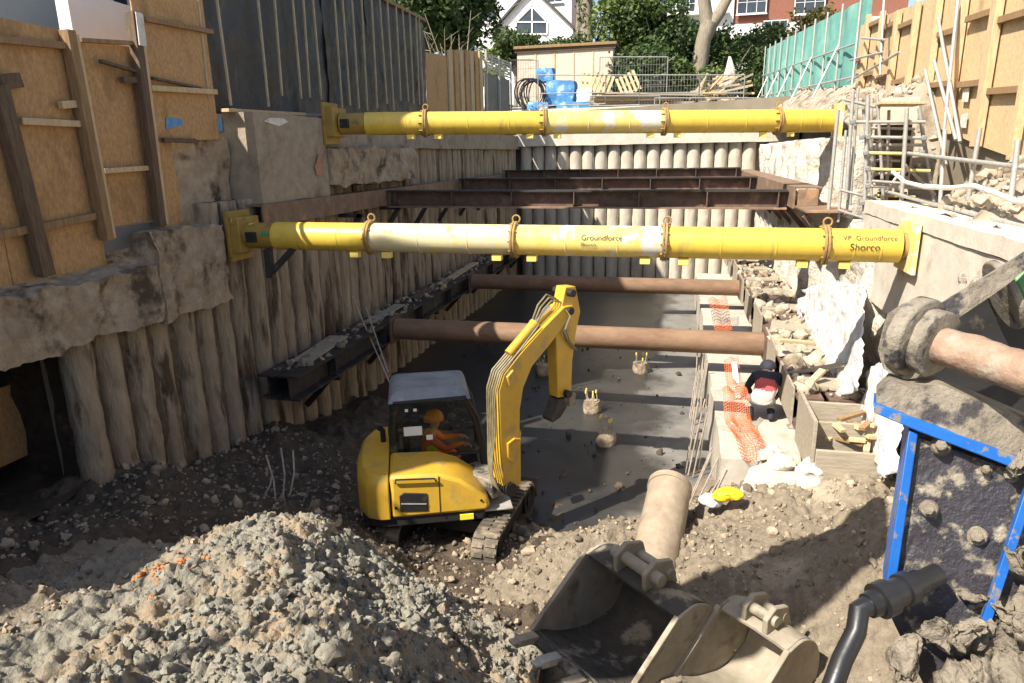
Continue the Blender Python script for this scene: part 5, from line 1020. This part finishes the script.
# pile heads on the pit floor
for px, py, lab in ((592, 412, 'round pile head with yellow capped bars, middle one left of the sunlit floor'), (606, 444, 'round pile head with yellow capped bars, nearest to the camera'), (543, 374, 'round pile head standing far behind the excavator boom'), (640, 372, 'round pile head near the far starter bars')):
    c = at(px, py, 'z', 0); r = empty('pile_head', c, lab, 'pile head', 'pile heads on the pit floor'); m = MB(); m.path([c+Vector((0, 0, z)) for z in (0, .08, .16, .24)], [.17, .18, .17, .16], 20); m.rough(.02, 6, px); m.build('concrete_stub', 'conc_old', r)
    for k in range(5):
        a = 6.28*k/5; p = c+Vector((.11*math.cos(a), .13*math.sin(a), .22)); t = p+Vector((random.uniform(-.04, .04), random.uniform(-.04, .04), random.uniform(.12, .3))); MB().tube(p, t, .01, n=6).build('bar', 'rebar', r); MB().tube(t-Vector((0, 0, .03)), t+Vector((0, 0, .03)), .017, n=8).build('cap', 'yellow_pad', r)
for k, (x0, y0, x1, y1) in enumerate(((352, 296, 395, 395), (366, 308, 388, 372))):
    tag(MB().tube(at(x0, y0, 'x', -6.0 if k else -6.2), at(x1, y1, 'x', -4.9), .014, n=6).build('steel_rod', 'rebar'), ('longer thin rod leaning from the left waler behind the cab', 'shorter thin rod leaning from the left waler behind the cab')[k], 'rod')
for k, (x0, y0, x1, y1) in enumerate(((266, 455, 276, 505), (281, 448, 283, 500), (293, 450, 290, 495), (273, 470, 262, 500))):
    m = MB(); a, b = at(x1, y1, 'y', 7.2), at(x0, y0, 'y', 7.4); m.path([a, a.lerp(b, .5)+Vector((.04, 0, 0)), b], .012, 6); tag(m.build('starter_bar', 'rebar'), 'thin bent bar sticking up in the shade behind the spoil heap', 'rebar', 'bent bars behind the heap')
# ================================================================== SHADOW DECK overhead (unseen, added to shade the right hand earth)
sh_deck = empty('shadow_deck', (-2.8, 2.2, 3.3), 'unseen timber deck on scaffold legs, added to shade the right hand earth', 'shadow_caster')
pol = [(-.5, 4.25), (-2.6, 2.9), (-4.5, 2.1), (-4.8, 1.2), (-4.6, .5), (-3.5, 1.45), (-2.6, 1.75), (-.9, 2.8)]
m = MB(); m.prism([(x, y, 6.3) for x, y in pol], (0, 0, .06)); m.build('deck', 'timber_grey', sh_deck, smooth=False)
for x, y in ((-5.2, .9), (-4.6, .5), (-3.2, .45)): m = MB(); m.tube((x, y, 3.3), (x, y, 6.29), .03, n=8); m.build('leg', 'galv', sh_deck)
m = MB(); m.tube((-5.2, .7, 6.26), (-.6, 4.1, 6.26), .04, n=8); m.build('bearer', 'galv', sh_deck)
# ================================================================== FAR END OF THE SITE
gz = lambda x, y: ip(y, GL)*(1-(x+6.95)/11.25)+ip(y, GR)*(x+6.95)/11.25
A, B = at(517, 50, 'y', 40), at(613, 50, 'y', 40); r = empty('site_cabin', (A.x/2+B.x/2, 41, gz(A.x, 40)), 'pale plywood clad box with flat felt roof at the far end of the site', 'cabin')
MB().mm((A.x, 40, 6.8), (B.x, 43, A.z)).build('wall', 'ply_white', r, smooth=False); MB().mm((A.x-.15, 39.8, A.z+.01), (B.x+.2, 43.1, A.z+.16)).build('roof', 'timber', r, bevel=.02); MB().mm((A.x-.1, 39.9, A.z-.16), (B.x+.15, 39.98, A.z)).build('fascia', 'timber_dark', r, smooth=False)
for k in range(1, 5): x = A.x+(B.x-A.x)*k/5; MB().mm((x-.03, 39.97, 7), (x+.03, 39.995, A.z-.2)).build('joint_strip', 'ply_pale', r, smooth=False)
def fence(x0, x1, Y, ytop, ybot, label, wires=True, mid=()):
    a, b = at(x0, ytop, 'y', Y), at(x1, ytop, 'y', Y); zb = at(x0, ybot, 'y', Y).z; r = empty('fence_panel', ((a.x+b.x)/2, Y, zb), label, 'fence', 'site fence panels'); t = .024
    for p, q_ in (((a.x, Y, zb), (a.x, Y, a.z)), ((b.x, Y, zb), (b.x, Y, b.z)), ((a.x, Y, a.z), (b.x, Y, b.z)), ((a.x, Y, zb+.25), (b.x, Y, zb+.25)))+tuple(((a.x, Y, zb+(a.z-zb)*f), (b.x, Y, zb+(b.z-zb)*f)) for f in mid): MB().tube(p, q_, t, n=8).build('rail', 'galv_dull', r)
    if wires:
        m = MB(); n = int((b.x-a.x)/.12)
        for k in range(1, n): x = a.x+(b.x-a.x)*k/n; m.tube((x, Y, zb+.25), (x, Y, a.z), .006, n=4, cap=False)
        for k in range(1, 5): z = zb+.25+(a.z-zb-.25)*k/5; m.tube((a.x, Y, z), (b.x, Y, z), .006, n=4, cap=False)
        m.build('wire_mesh', 'galv_dull', r)
fence(600, 668, 34.5, 57, 112, 'tallest mesh fence panel in front of the dark shrubs'); fence(511, 538, 35, 60, 112, 'narrow mesh fence panel left of the plywood cabin')
for k, (x0, x1) in enumerate(((538, 606), (606, 640), (640, 700), (700, 745))): fence(x0, x1, 31, 75, 112, f'low railing panel behind the far prop, {ORD[k]} from the left', k > 1, (.5,))
def at33(x, y, Y=33): return at(x, y, 'y', Y)
def bag(name, x0, y0, x1, y1, Y, dep, mat, label, cat='bag', seed=0):
    a, b = at33(x0, y1, Y), at33(x1, y0, Y); m = subdiv_box((a.x, Y, a.z), (b.x, Y+dep, b.z), .14); V = np.array(m.v); c = V.mean(0); h = (V.max(0)-V.min(0))/2; q_ = (V-c)/h; V = c+h*q_*(1-.05*(np.sum(q_**2, 1, keepdims=True)-1)); V += np.stack([fbm(V*2.6+seed+31*k, 3) for k in range(3)], 1)*.06; m.v = V.tolist(); return tag(m.build(name, mat, angle=60), label, cat)
bag('bulk_bag', 545, 79, 574, 106, 33, 1.3, 'blue_bag', 'big blue bulk bag standing behind the far yellow prop'); bag('blue_tarpaulin', 526, 101, 548, 114, 32.2, 1, 'blue_bag', 'blue tarpaulin bundle left of the blue bulk bag', 'tarpaulin', 4); bag('blue_tarpaulin', 556, 101, 592, 114, 32.2, 1, 'blue_bag', 'long blue tarpaulin bundle right below the blue bulk bag', 'tarpaulin', 7)
bag('white_bulk_bag', 576, 88, 592, 103, 32.8, .8, 'white_sack', 'white bag slumped right of the blue bulk bag', 'bag', 9); bag('blue_netting', 536, 67, 553, 82, 33.6, .8, 'blue_bag', 'tangled blue netting on top of the dark hoop stack', 'netting', 12)
m = MB()
for k in range(9):
    c = at33(528+k*1.2, 94+k % 3, 32.6+.08*k); m.path([c+Vector((math.cos(t)*.62*(1-.03*k), .25*math.sin(t*2+k), math.sin(t)*.66)) for t in np.linspace(0, 6.283, 22)], .03, 6)
tag(m.build('pipe_coil', 'hose'), 'coil of black pipe standing left of the blue bulk bag', 'coil')
for k in range(8):
    y = 93+k*2.2; a, b = at33(594+random.uniform(-6, 8), y, 31.6+.1*k), at33(690+random.uniform(-25, 15), y+random.uniform(-1, 2), 31.8+.1*k); tag(MB().beam(a, b, .22, .09).build('scaffold_plank', 'timber_pale' if k % 2 else 'timber_grey', bevel=.008), f'long plank lying behind the far prop, {ORD[k]} from the top of the stack', 'plank', 'planks behind the far prop')
for k_, (x0, x1, yt) in enumerate(((590, 660, 96), (655, 760, 98))): fence(x0, x1, 30.4, yt, 116, ('low galvanised rail in front of the plank stack', 'low galvanised rail in front of the jumbled timber pile')[k_], False, (.5,))
for k, x in enumerate((598, 632, 588)):
    a = at33(x, 93, 33); r = empty('wooden_pallet', a, ('pallet leaning upright right of the white bag', 'pallet leaning upright before the dark shrubs', 'pallet standing behind the white bag')[k], 'pallet', 'pallets at the far end')
    R_ = Matrix.Translation(a) @ Matrix.Rotation(R((20, -25, 8)[k]), 4, 'Y') @ Matrix.Rotation(R(-15), 4, 'X')
    for j in range(5): MB().box((-.4+.2*j, 0, .45), (.11, .03, .95)).xf(R_).build('slat', 'timber_pale', r)
    for j in range(3): MB().box((0, .06, .08+.38*j), (.95, .08, .08)).xf(R_).build('bearer', 'timber', r)
for k in range(30):
    a = at33(random.uniform(686, 725), random.uniform(92, 108), 32.3+random.uniform(-.6, .5)); b = at33(random.uniform(705, 756), random.uniform(70, 104), 32.3+random.uniform(-.6, .5)); tag(MB().beam(a, b, random.uniform(.08, .2), .08).build('timber_beam', ('timber_pale', 'ply_pale', 'timber_grey')[k % 3], bevel=.006), 'sawn timber thrown on the jumbled pile beside the green net', 'timber', 'timbers in the jumbled pile')
m = MB(); c = at33(727, 96, 33.3); m.path([c, c+Vector((0, 0, .5)), c+Vector((.05, 0, 1.1)), c+Vector((.0, 0, 1.6))], [.5, .36, .2, .04], 14); m.rough(.08, 2.5, 3); tag(m.build('cement_bag', 'ply_white', angle=180), 'pale conical bag slumped on the jumbled timber pile', 'bag')
# ---- houses in the distance
hw = house('white_house', -17.2, -9.1, 60.5, 70, 8.5, 19.5, 'white_render', 'white rendered house with triangular gable glazing at the far left', rh=3)
apx, apl, apr = at(532, -12, 'y', 58), at(497, 28, 'y', 58), at(573, 28, 'y', 58)
MB().prism([(apl.x, 58, 9), (apr.x, 58, 9), (apr.x, 58, apr.z), (apx.x, 58, apx.z), (apl.x, 58, apl.z)], (0, 2.49, 0)).build('gable_wall', 'white_render', hw, smooth=False)
for a, b in ((apx, apr), (apx, apl)):
    d = (b-a).normalized(); MB().beam(a-d*.1+Vector((0, 1.1, .12)), b+d*.5+Vector((0, 1.1, .12)), 2.9, .14).build('gable_roof', 'roof_slate', hw, smooth=False)
P = [at(x, y, 'y', 57.97) for x, y in ((516, 34), (547, 34), (547, 22), (532, 6), (516, 22))]; gw = MB().prism(P, (0, .02, 0)).build('gable_window', 'window_glass', hw, smooth=False)
for (x0, y0), (x1, y1) in (((516, 34), (547, 34)), ((516, 22), (547, 22)), ((532, 6), (532, 34)), ((516, 34), (516, 22)), ((547, 34), (547, 22)), ((516, 22), (532, 6)), ((532, 6), (547, 22))): MB().beam(at(x0, y0, 'y', 57.93), at(x1, y1, 'y', 57.93), .05, .1).build('glazing_bar', 'frame_white', gw, smooth=False)
for x, y in ((488, 12), (555, -8)): c = at(x, y, 'y', 60.5); window(hw, (c.x, 60.5, c.z), 1.3, 1.6, 'y', -1, (2, 2))
MB().mm((-10, 63, 19.5), (-9, 64, 23)).build('chimney', 'brick', hw, smooth=False)
hr_ = house('brick_house', -3.6, 16, 61, 72, 8.5, 21, 'brick', 'red brick house with white lower storey at the far right', rh=3)
a = at(640, 22, 'y', 60.8); MB().mm((-3.65, 60.8, 8.5), (3.6, 61, 21)).build('render_wall', 'white_render', hr_, smooth=False); MB().mm((3.6, 60.8, 8.5), (16.05, 61, at(780, 22, 'y', 60.8).z)).build('render_wall', 'white_render', hr_, smooth=False)
MB().mm((-2.4, 60.2, at(670, 15, 'y', 60.5).z-.12), (3.2, 60.8, at(670, 15, 'y', 60.5).z+.12)).build('balcony_slab', 'frame_white', hr_, smooth=False)
for x, y, w_ in ((664, 4, 1.5), (686, 4, 1.5), (752, 2, 2.2), (810, 2, 2.2), (775, 32, 1.8)): c = at(x, y, 'y', 60.8); window(hr_, (c.x, 60.8, c.z), w_, 1.7, 'y', -1, (3, 2))
# ---- trees and shrubs
def leaves(blobs, n, size, seed=0):
    rg = np.random.default_rng(seed); C = np.array([b[0] for b in blobs], float); RR = np.array([b[1] for b in blobs], float); vol = RR.prod(1); pk = rg.choice(len(blobs), n, p=vol/vol.sum())
    d = rg.normal(size=(n, 3)); d /= np.linalg.norm(d, axis=1)[:, None]; rad = rg.uniform(.25, 1, n)**.45; P = C[pk]+d*RR[pk]*rad[:, None]
    keep = fbm(P*.9+seed, 3) > -.22; P = P[keep]; d = d[keep]; n = len(P)
    P += rg.normal(size=(n, 3))*size*.8
    nr = d*.6+rg.normal(size=(n, 3))*.6+np.array([0, 0, .35]); nr /= np.linalg.norm(nr, axis=1)[:, None]; t = np.cross(nr, rg.normal(size=(n, 3))); t /= np.linalg.norm(t, axis=1)[:, None]; b = np.cross(nr, t); s = size*rg.uniform(.6, 1.3, (n, 1))
    V = np.stack([P-t*s, P+b*s*.55, P+t*s, P-b*s*.55], 1).reshape(-1, 3); m = MB(); m.v = V.tolist(); m.n = len(V); m.f = np.arange(n*4).reshape(-1, 4).tolist(); return m
def blobcrown(c, r, k, seed):
    rg = np.random.default_rng(seed); c = np.array(c); r = np.array(r); out = []
    for i in range(k):
        d = rg.normal(size=3); d /= np.linalg.norm(d); out.append((c+d*r*rg.uniform(.35, .75), r*rg.uniform(.3, .5)))
    out.append((c, r*.55)); return out
def tree(name, base, h, cr_c, cr_r, n, size, mat, label, tr=.2, seed=0, cat='tree', group=None, k=14, branches=7):
    r = empty(name, base, label, cat, group); base = Vector(base); top = Vector(cr_c); m = MB(); rd = random.Random(seed)
    m.path([base-Vector((0, 0, .3)), base.lerp(top, .35)+Vector((.1, 0, 0)), base.lerp(top, .7), top], [tr, tr*.8, tr*.6, tr*.3], 10)
    for q_ in range(branches):
        s_ = base.lerp(top, rd.uniform(.45, .9)); e = top+Vector((rd.uniform(-1, 1)*cr_r[0]*.8, rd.uniform(-1, 1)*cr_r[1]*.8, rd.uniform(-.2, .8)*cr_r[2])); m.path([s_, s_.lerp(e, .5)+Vector((0, 0, .2)), e], [tr*.35, tr*.22, tr*.06], 6)
    m.build('trunk', 'bark', r); leaves(blobcrown(cr_c, cr_r, k, seed), n, size, seed).build('crown', mat, r, smooth=False)
def tc(x, y, Y): return at(x, y, 'y', Y)
def tbase(x, Y): p = at(x, 60, 'y', Y); return (p.x, Y, ip(Y, GL) if p.x < -6 else gz(p.x, Y))
def T_(name, px, py, Y, rx, rz, n, size, mat, label, seed, bx=None, **kw):
    tree(name, tbase(bx or px, Y), 0, tuple(tc(px, py, Y)), (rx, rx*.8, rz), n, size, mat, label, seed=seed, **kw)
T_('evergreen_tree', 425, 8, 34, 3.6, 3.3, 15000, .16, 'leaf_dark', 'large dark evergreen tree rising behind the far plywood hoarding', 1, tr=.3, k=20)
T_('evergreen_tree', 468, 18, 36, 1.9, 2.0, 6000, .15, 'leaf_dark', 'narrower dark tree left of the white gabled house', 2)
T_('leafy_shrub', 492, 66, 30, .9, 1.2, 3000, .10, 'leaf_bright', 'bright green sunlit shrub above the grey metal hoarding', 3, cat='shrub', branches=4)
T_('evergreen_shrub', 515, 48, 47, 2.2, 1.3, 4000, .15, 'leaf_dark', 'dark shrub below the white gabled house', 4, cat='shrub')
T_('evergreen_shrub', 570, 48, 47, 2.6, 1.1, 4500, .15, 'leaf_dark', 'dark shrub just above the plywood cabin roof', 5, cat='shrub')
T_('evergreen_tree', 618, 32, 46, 2.6, 3.6, 9000, .17, 'leaf_mid', 'mid green bushy tree right of the pale ivy trunk', 6, k=18)
T_('evergreen_tree', 655, 38, 45, 2.3, 3.0, 9000, .16, 'leaf_dark', 'dark bushy tree between the two tall trunks', 7, k=18)
T_('evergreen_shrub', 640, 78, 41, 2.7, 1.9, 7000, .14, 'leaf_dark', 'dense dark shrub behind the tallest mesh fence panel', 8, cat='shrub', k=18)
T_('evergreen_shrub', 675, 88, 41.5, 2.2, 1.6, 5000, .14, 'leaf_mid', 'rounded mid green shrub left of the forked trunk', 9, cat='shrub')
T_('evergreen_shrub', 735, 72, 46, 2.8, 2.2, 8000, .15, 'leaf_dark', 'broad dark shrub right of the forked trunk', 10, cat='shrub', k=18)
T_('evergreen_shrub', 775, 66, 47, 2.3, 2.0, 7000, .15, 'leaf_dark', 'dark shrub at the far end of the green net', 11, cat='shrub', k=18)
T_('evergreen_shrub', 712, 88, 43, 1.6, 1.0, 3000, .13, 'leaf_mid', 'low shrub at the foot of the forked trunk', 12, cat='shrub')
T_('evergreen_shrub', 690, 50, 50, 2.6, 2.0, 7000, .16, 'leaf_dark', 'dark shrub in front of the white house wall left of the fork', 14, cat='shrub', k=18)
T_('evergreen_shrub', 760, 47, 52, 2.8, 1.5, 6000, .16, 'leaf_mid', 'mid green shrub below the brick house windows', 15, cat='shrub', k=16)
T_('evergreen_shrub', 725, 52, 50, 2.2, 1.8, 5000, .16, 'leaf_dark', 'dark shrub directly behind the fork of the trunk', 16, cat='shrub', k=16)
T_('small_tree', 808, 28, 46, 2.0, 1.5, 3000, .14, 'leaf_olive', 'small olive coloured tree above the green net', 13, tr=.1)
# two tall bare trunks
b0 = tbase(586, 48); r = empty('tall_tree', b0, 'tall pale tree trunk wrapped in ivy behind the plywood cabin', 'tree'); p = [Vector(b0), tc(587, 40, 48), tc(586, 5, 48), tc(584, -60, 48)]
m = MB(); m.path(p, [.5, .42, .40, .35], 16); m.rough(.05, 1.6, 2); m.build('trunk', 'bark', r); leaves([((p[1].lerp(p[2], f)), (.55, .55, .9)) for f in (0, .4, .8, 1.2)], 1600, .12, 31).build('ivy', 'leaf_dark', r, smooth=False)
leaves(blobcrown(tuple(p[3]+Vector((0, 0, 2))), (4, 3, 2.5), 12, 33), 5000, .17, 33).build('crown', 'leaf_mid', r, smooth=False)
b0 = tbase(699, 45); r = empty('forked_tree', b0, 'thick sunlit tree trunk forking in two at the far right', 'tree')
m = MB(); m.path([b0, tc(698, 72, 45), tc(704, 40, 45), tc(710, 22, 45)], [.62, .5, .46, .50], 16); m.path([tc(708, 30, 45), tc(705, 8, 45), tc(701, -30, 45), tc(690, -90, 45)], [.42, .36, .32, .2], 14); m.path([tc(709, 30, 45), tc(720, 12, 45), tc(732, -10, 45), tc(748, -80, 45)], [.36, .3, .27, .18], 14); m.rough(.06, 1.5, 4); m.build('trunk', 'bark', r)
leaves(blobcrown(tuple(tc(715, -130, 45)), (6, 4, 3), 14, 35), 6000, .18, 35).build('crown', 'leaf_mid', r, smooth=False)
bt_ = empty('bare_shrub', tbase(452, 31), 'leafless branches reaching up in front of the dark evergreen', 'shrub'); rd = random.Random(5); m = MB()
for k in range(9):
    a = Vector(tbase(452, 31)); e = tc(452+rd.uniform(-28, 28), rd.uniform(5, 45), 31+rd.uniform(-1, 1)); m.path([a, a.lerp(e, .5)+Vector((rd.uniform(-.2, .2), 0, 0)), e], [.045, .03, .012], 6)
    for j in range(3): s_ = a.lerp(e, rd.uniform(.5, .9)); m.path([s_, s_+Vector((rd.uniform(-.7, .7), rd.uniform(-.3, .3), rd.uniform(.1, .7)))], [.016, .006], 5)
m.build('branch', 'bark', bt_)
m = MB(); rd = random.Random(8); r = empty('bare_tree', tbase(562, 52), 'leafless overhanging boughs in front of the white gable', 'tree'); b0 = Vector(tbase(575, 52)); m.path([b0, tc(580, 0, 52), tc(560, -40, 52)], [.25, .2, .1], 8)
for k in range(7):
    s_ = tc(565+rd.uniform(-6, 6), -20, 52); e = tc(rd.uniform(500, 560), rd.uniform(-6, 14), 52); m.path([s_, s_.lerp(e, .5)+Vector((0, 0, .3)), e], [.07, .05, .015], 6)
m.build('branch', 'bark', r)
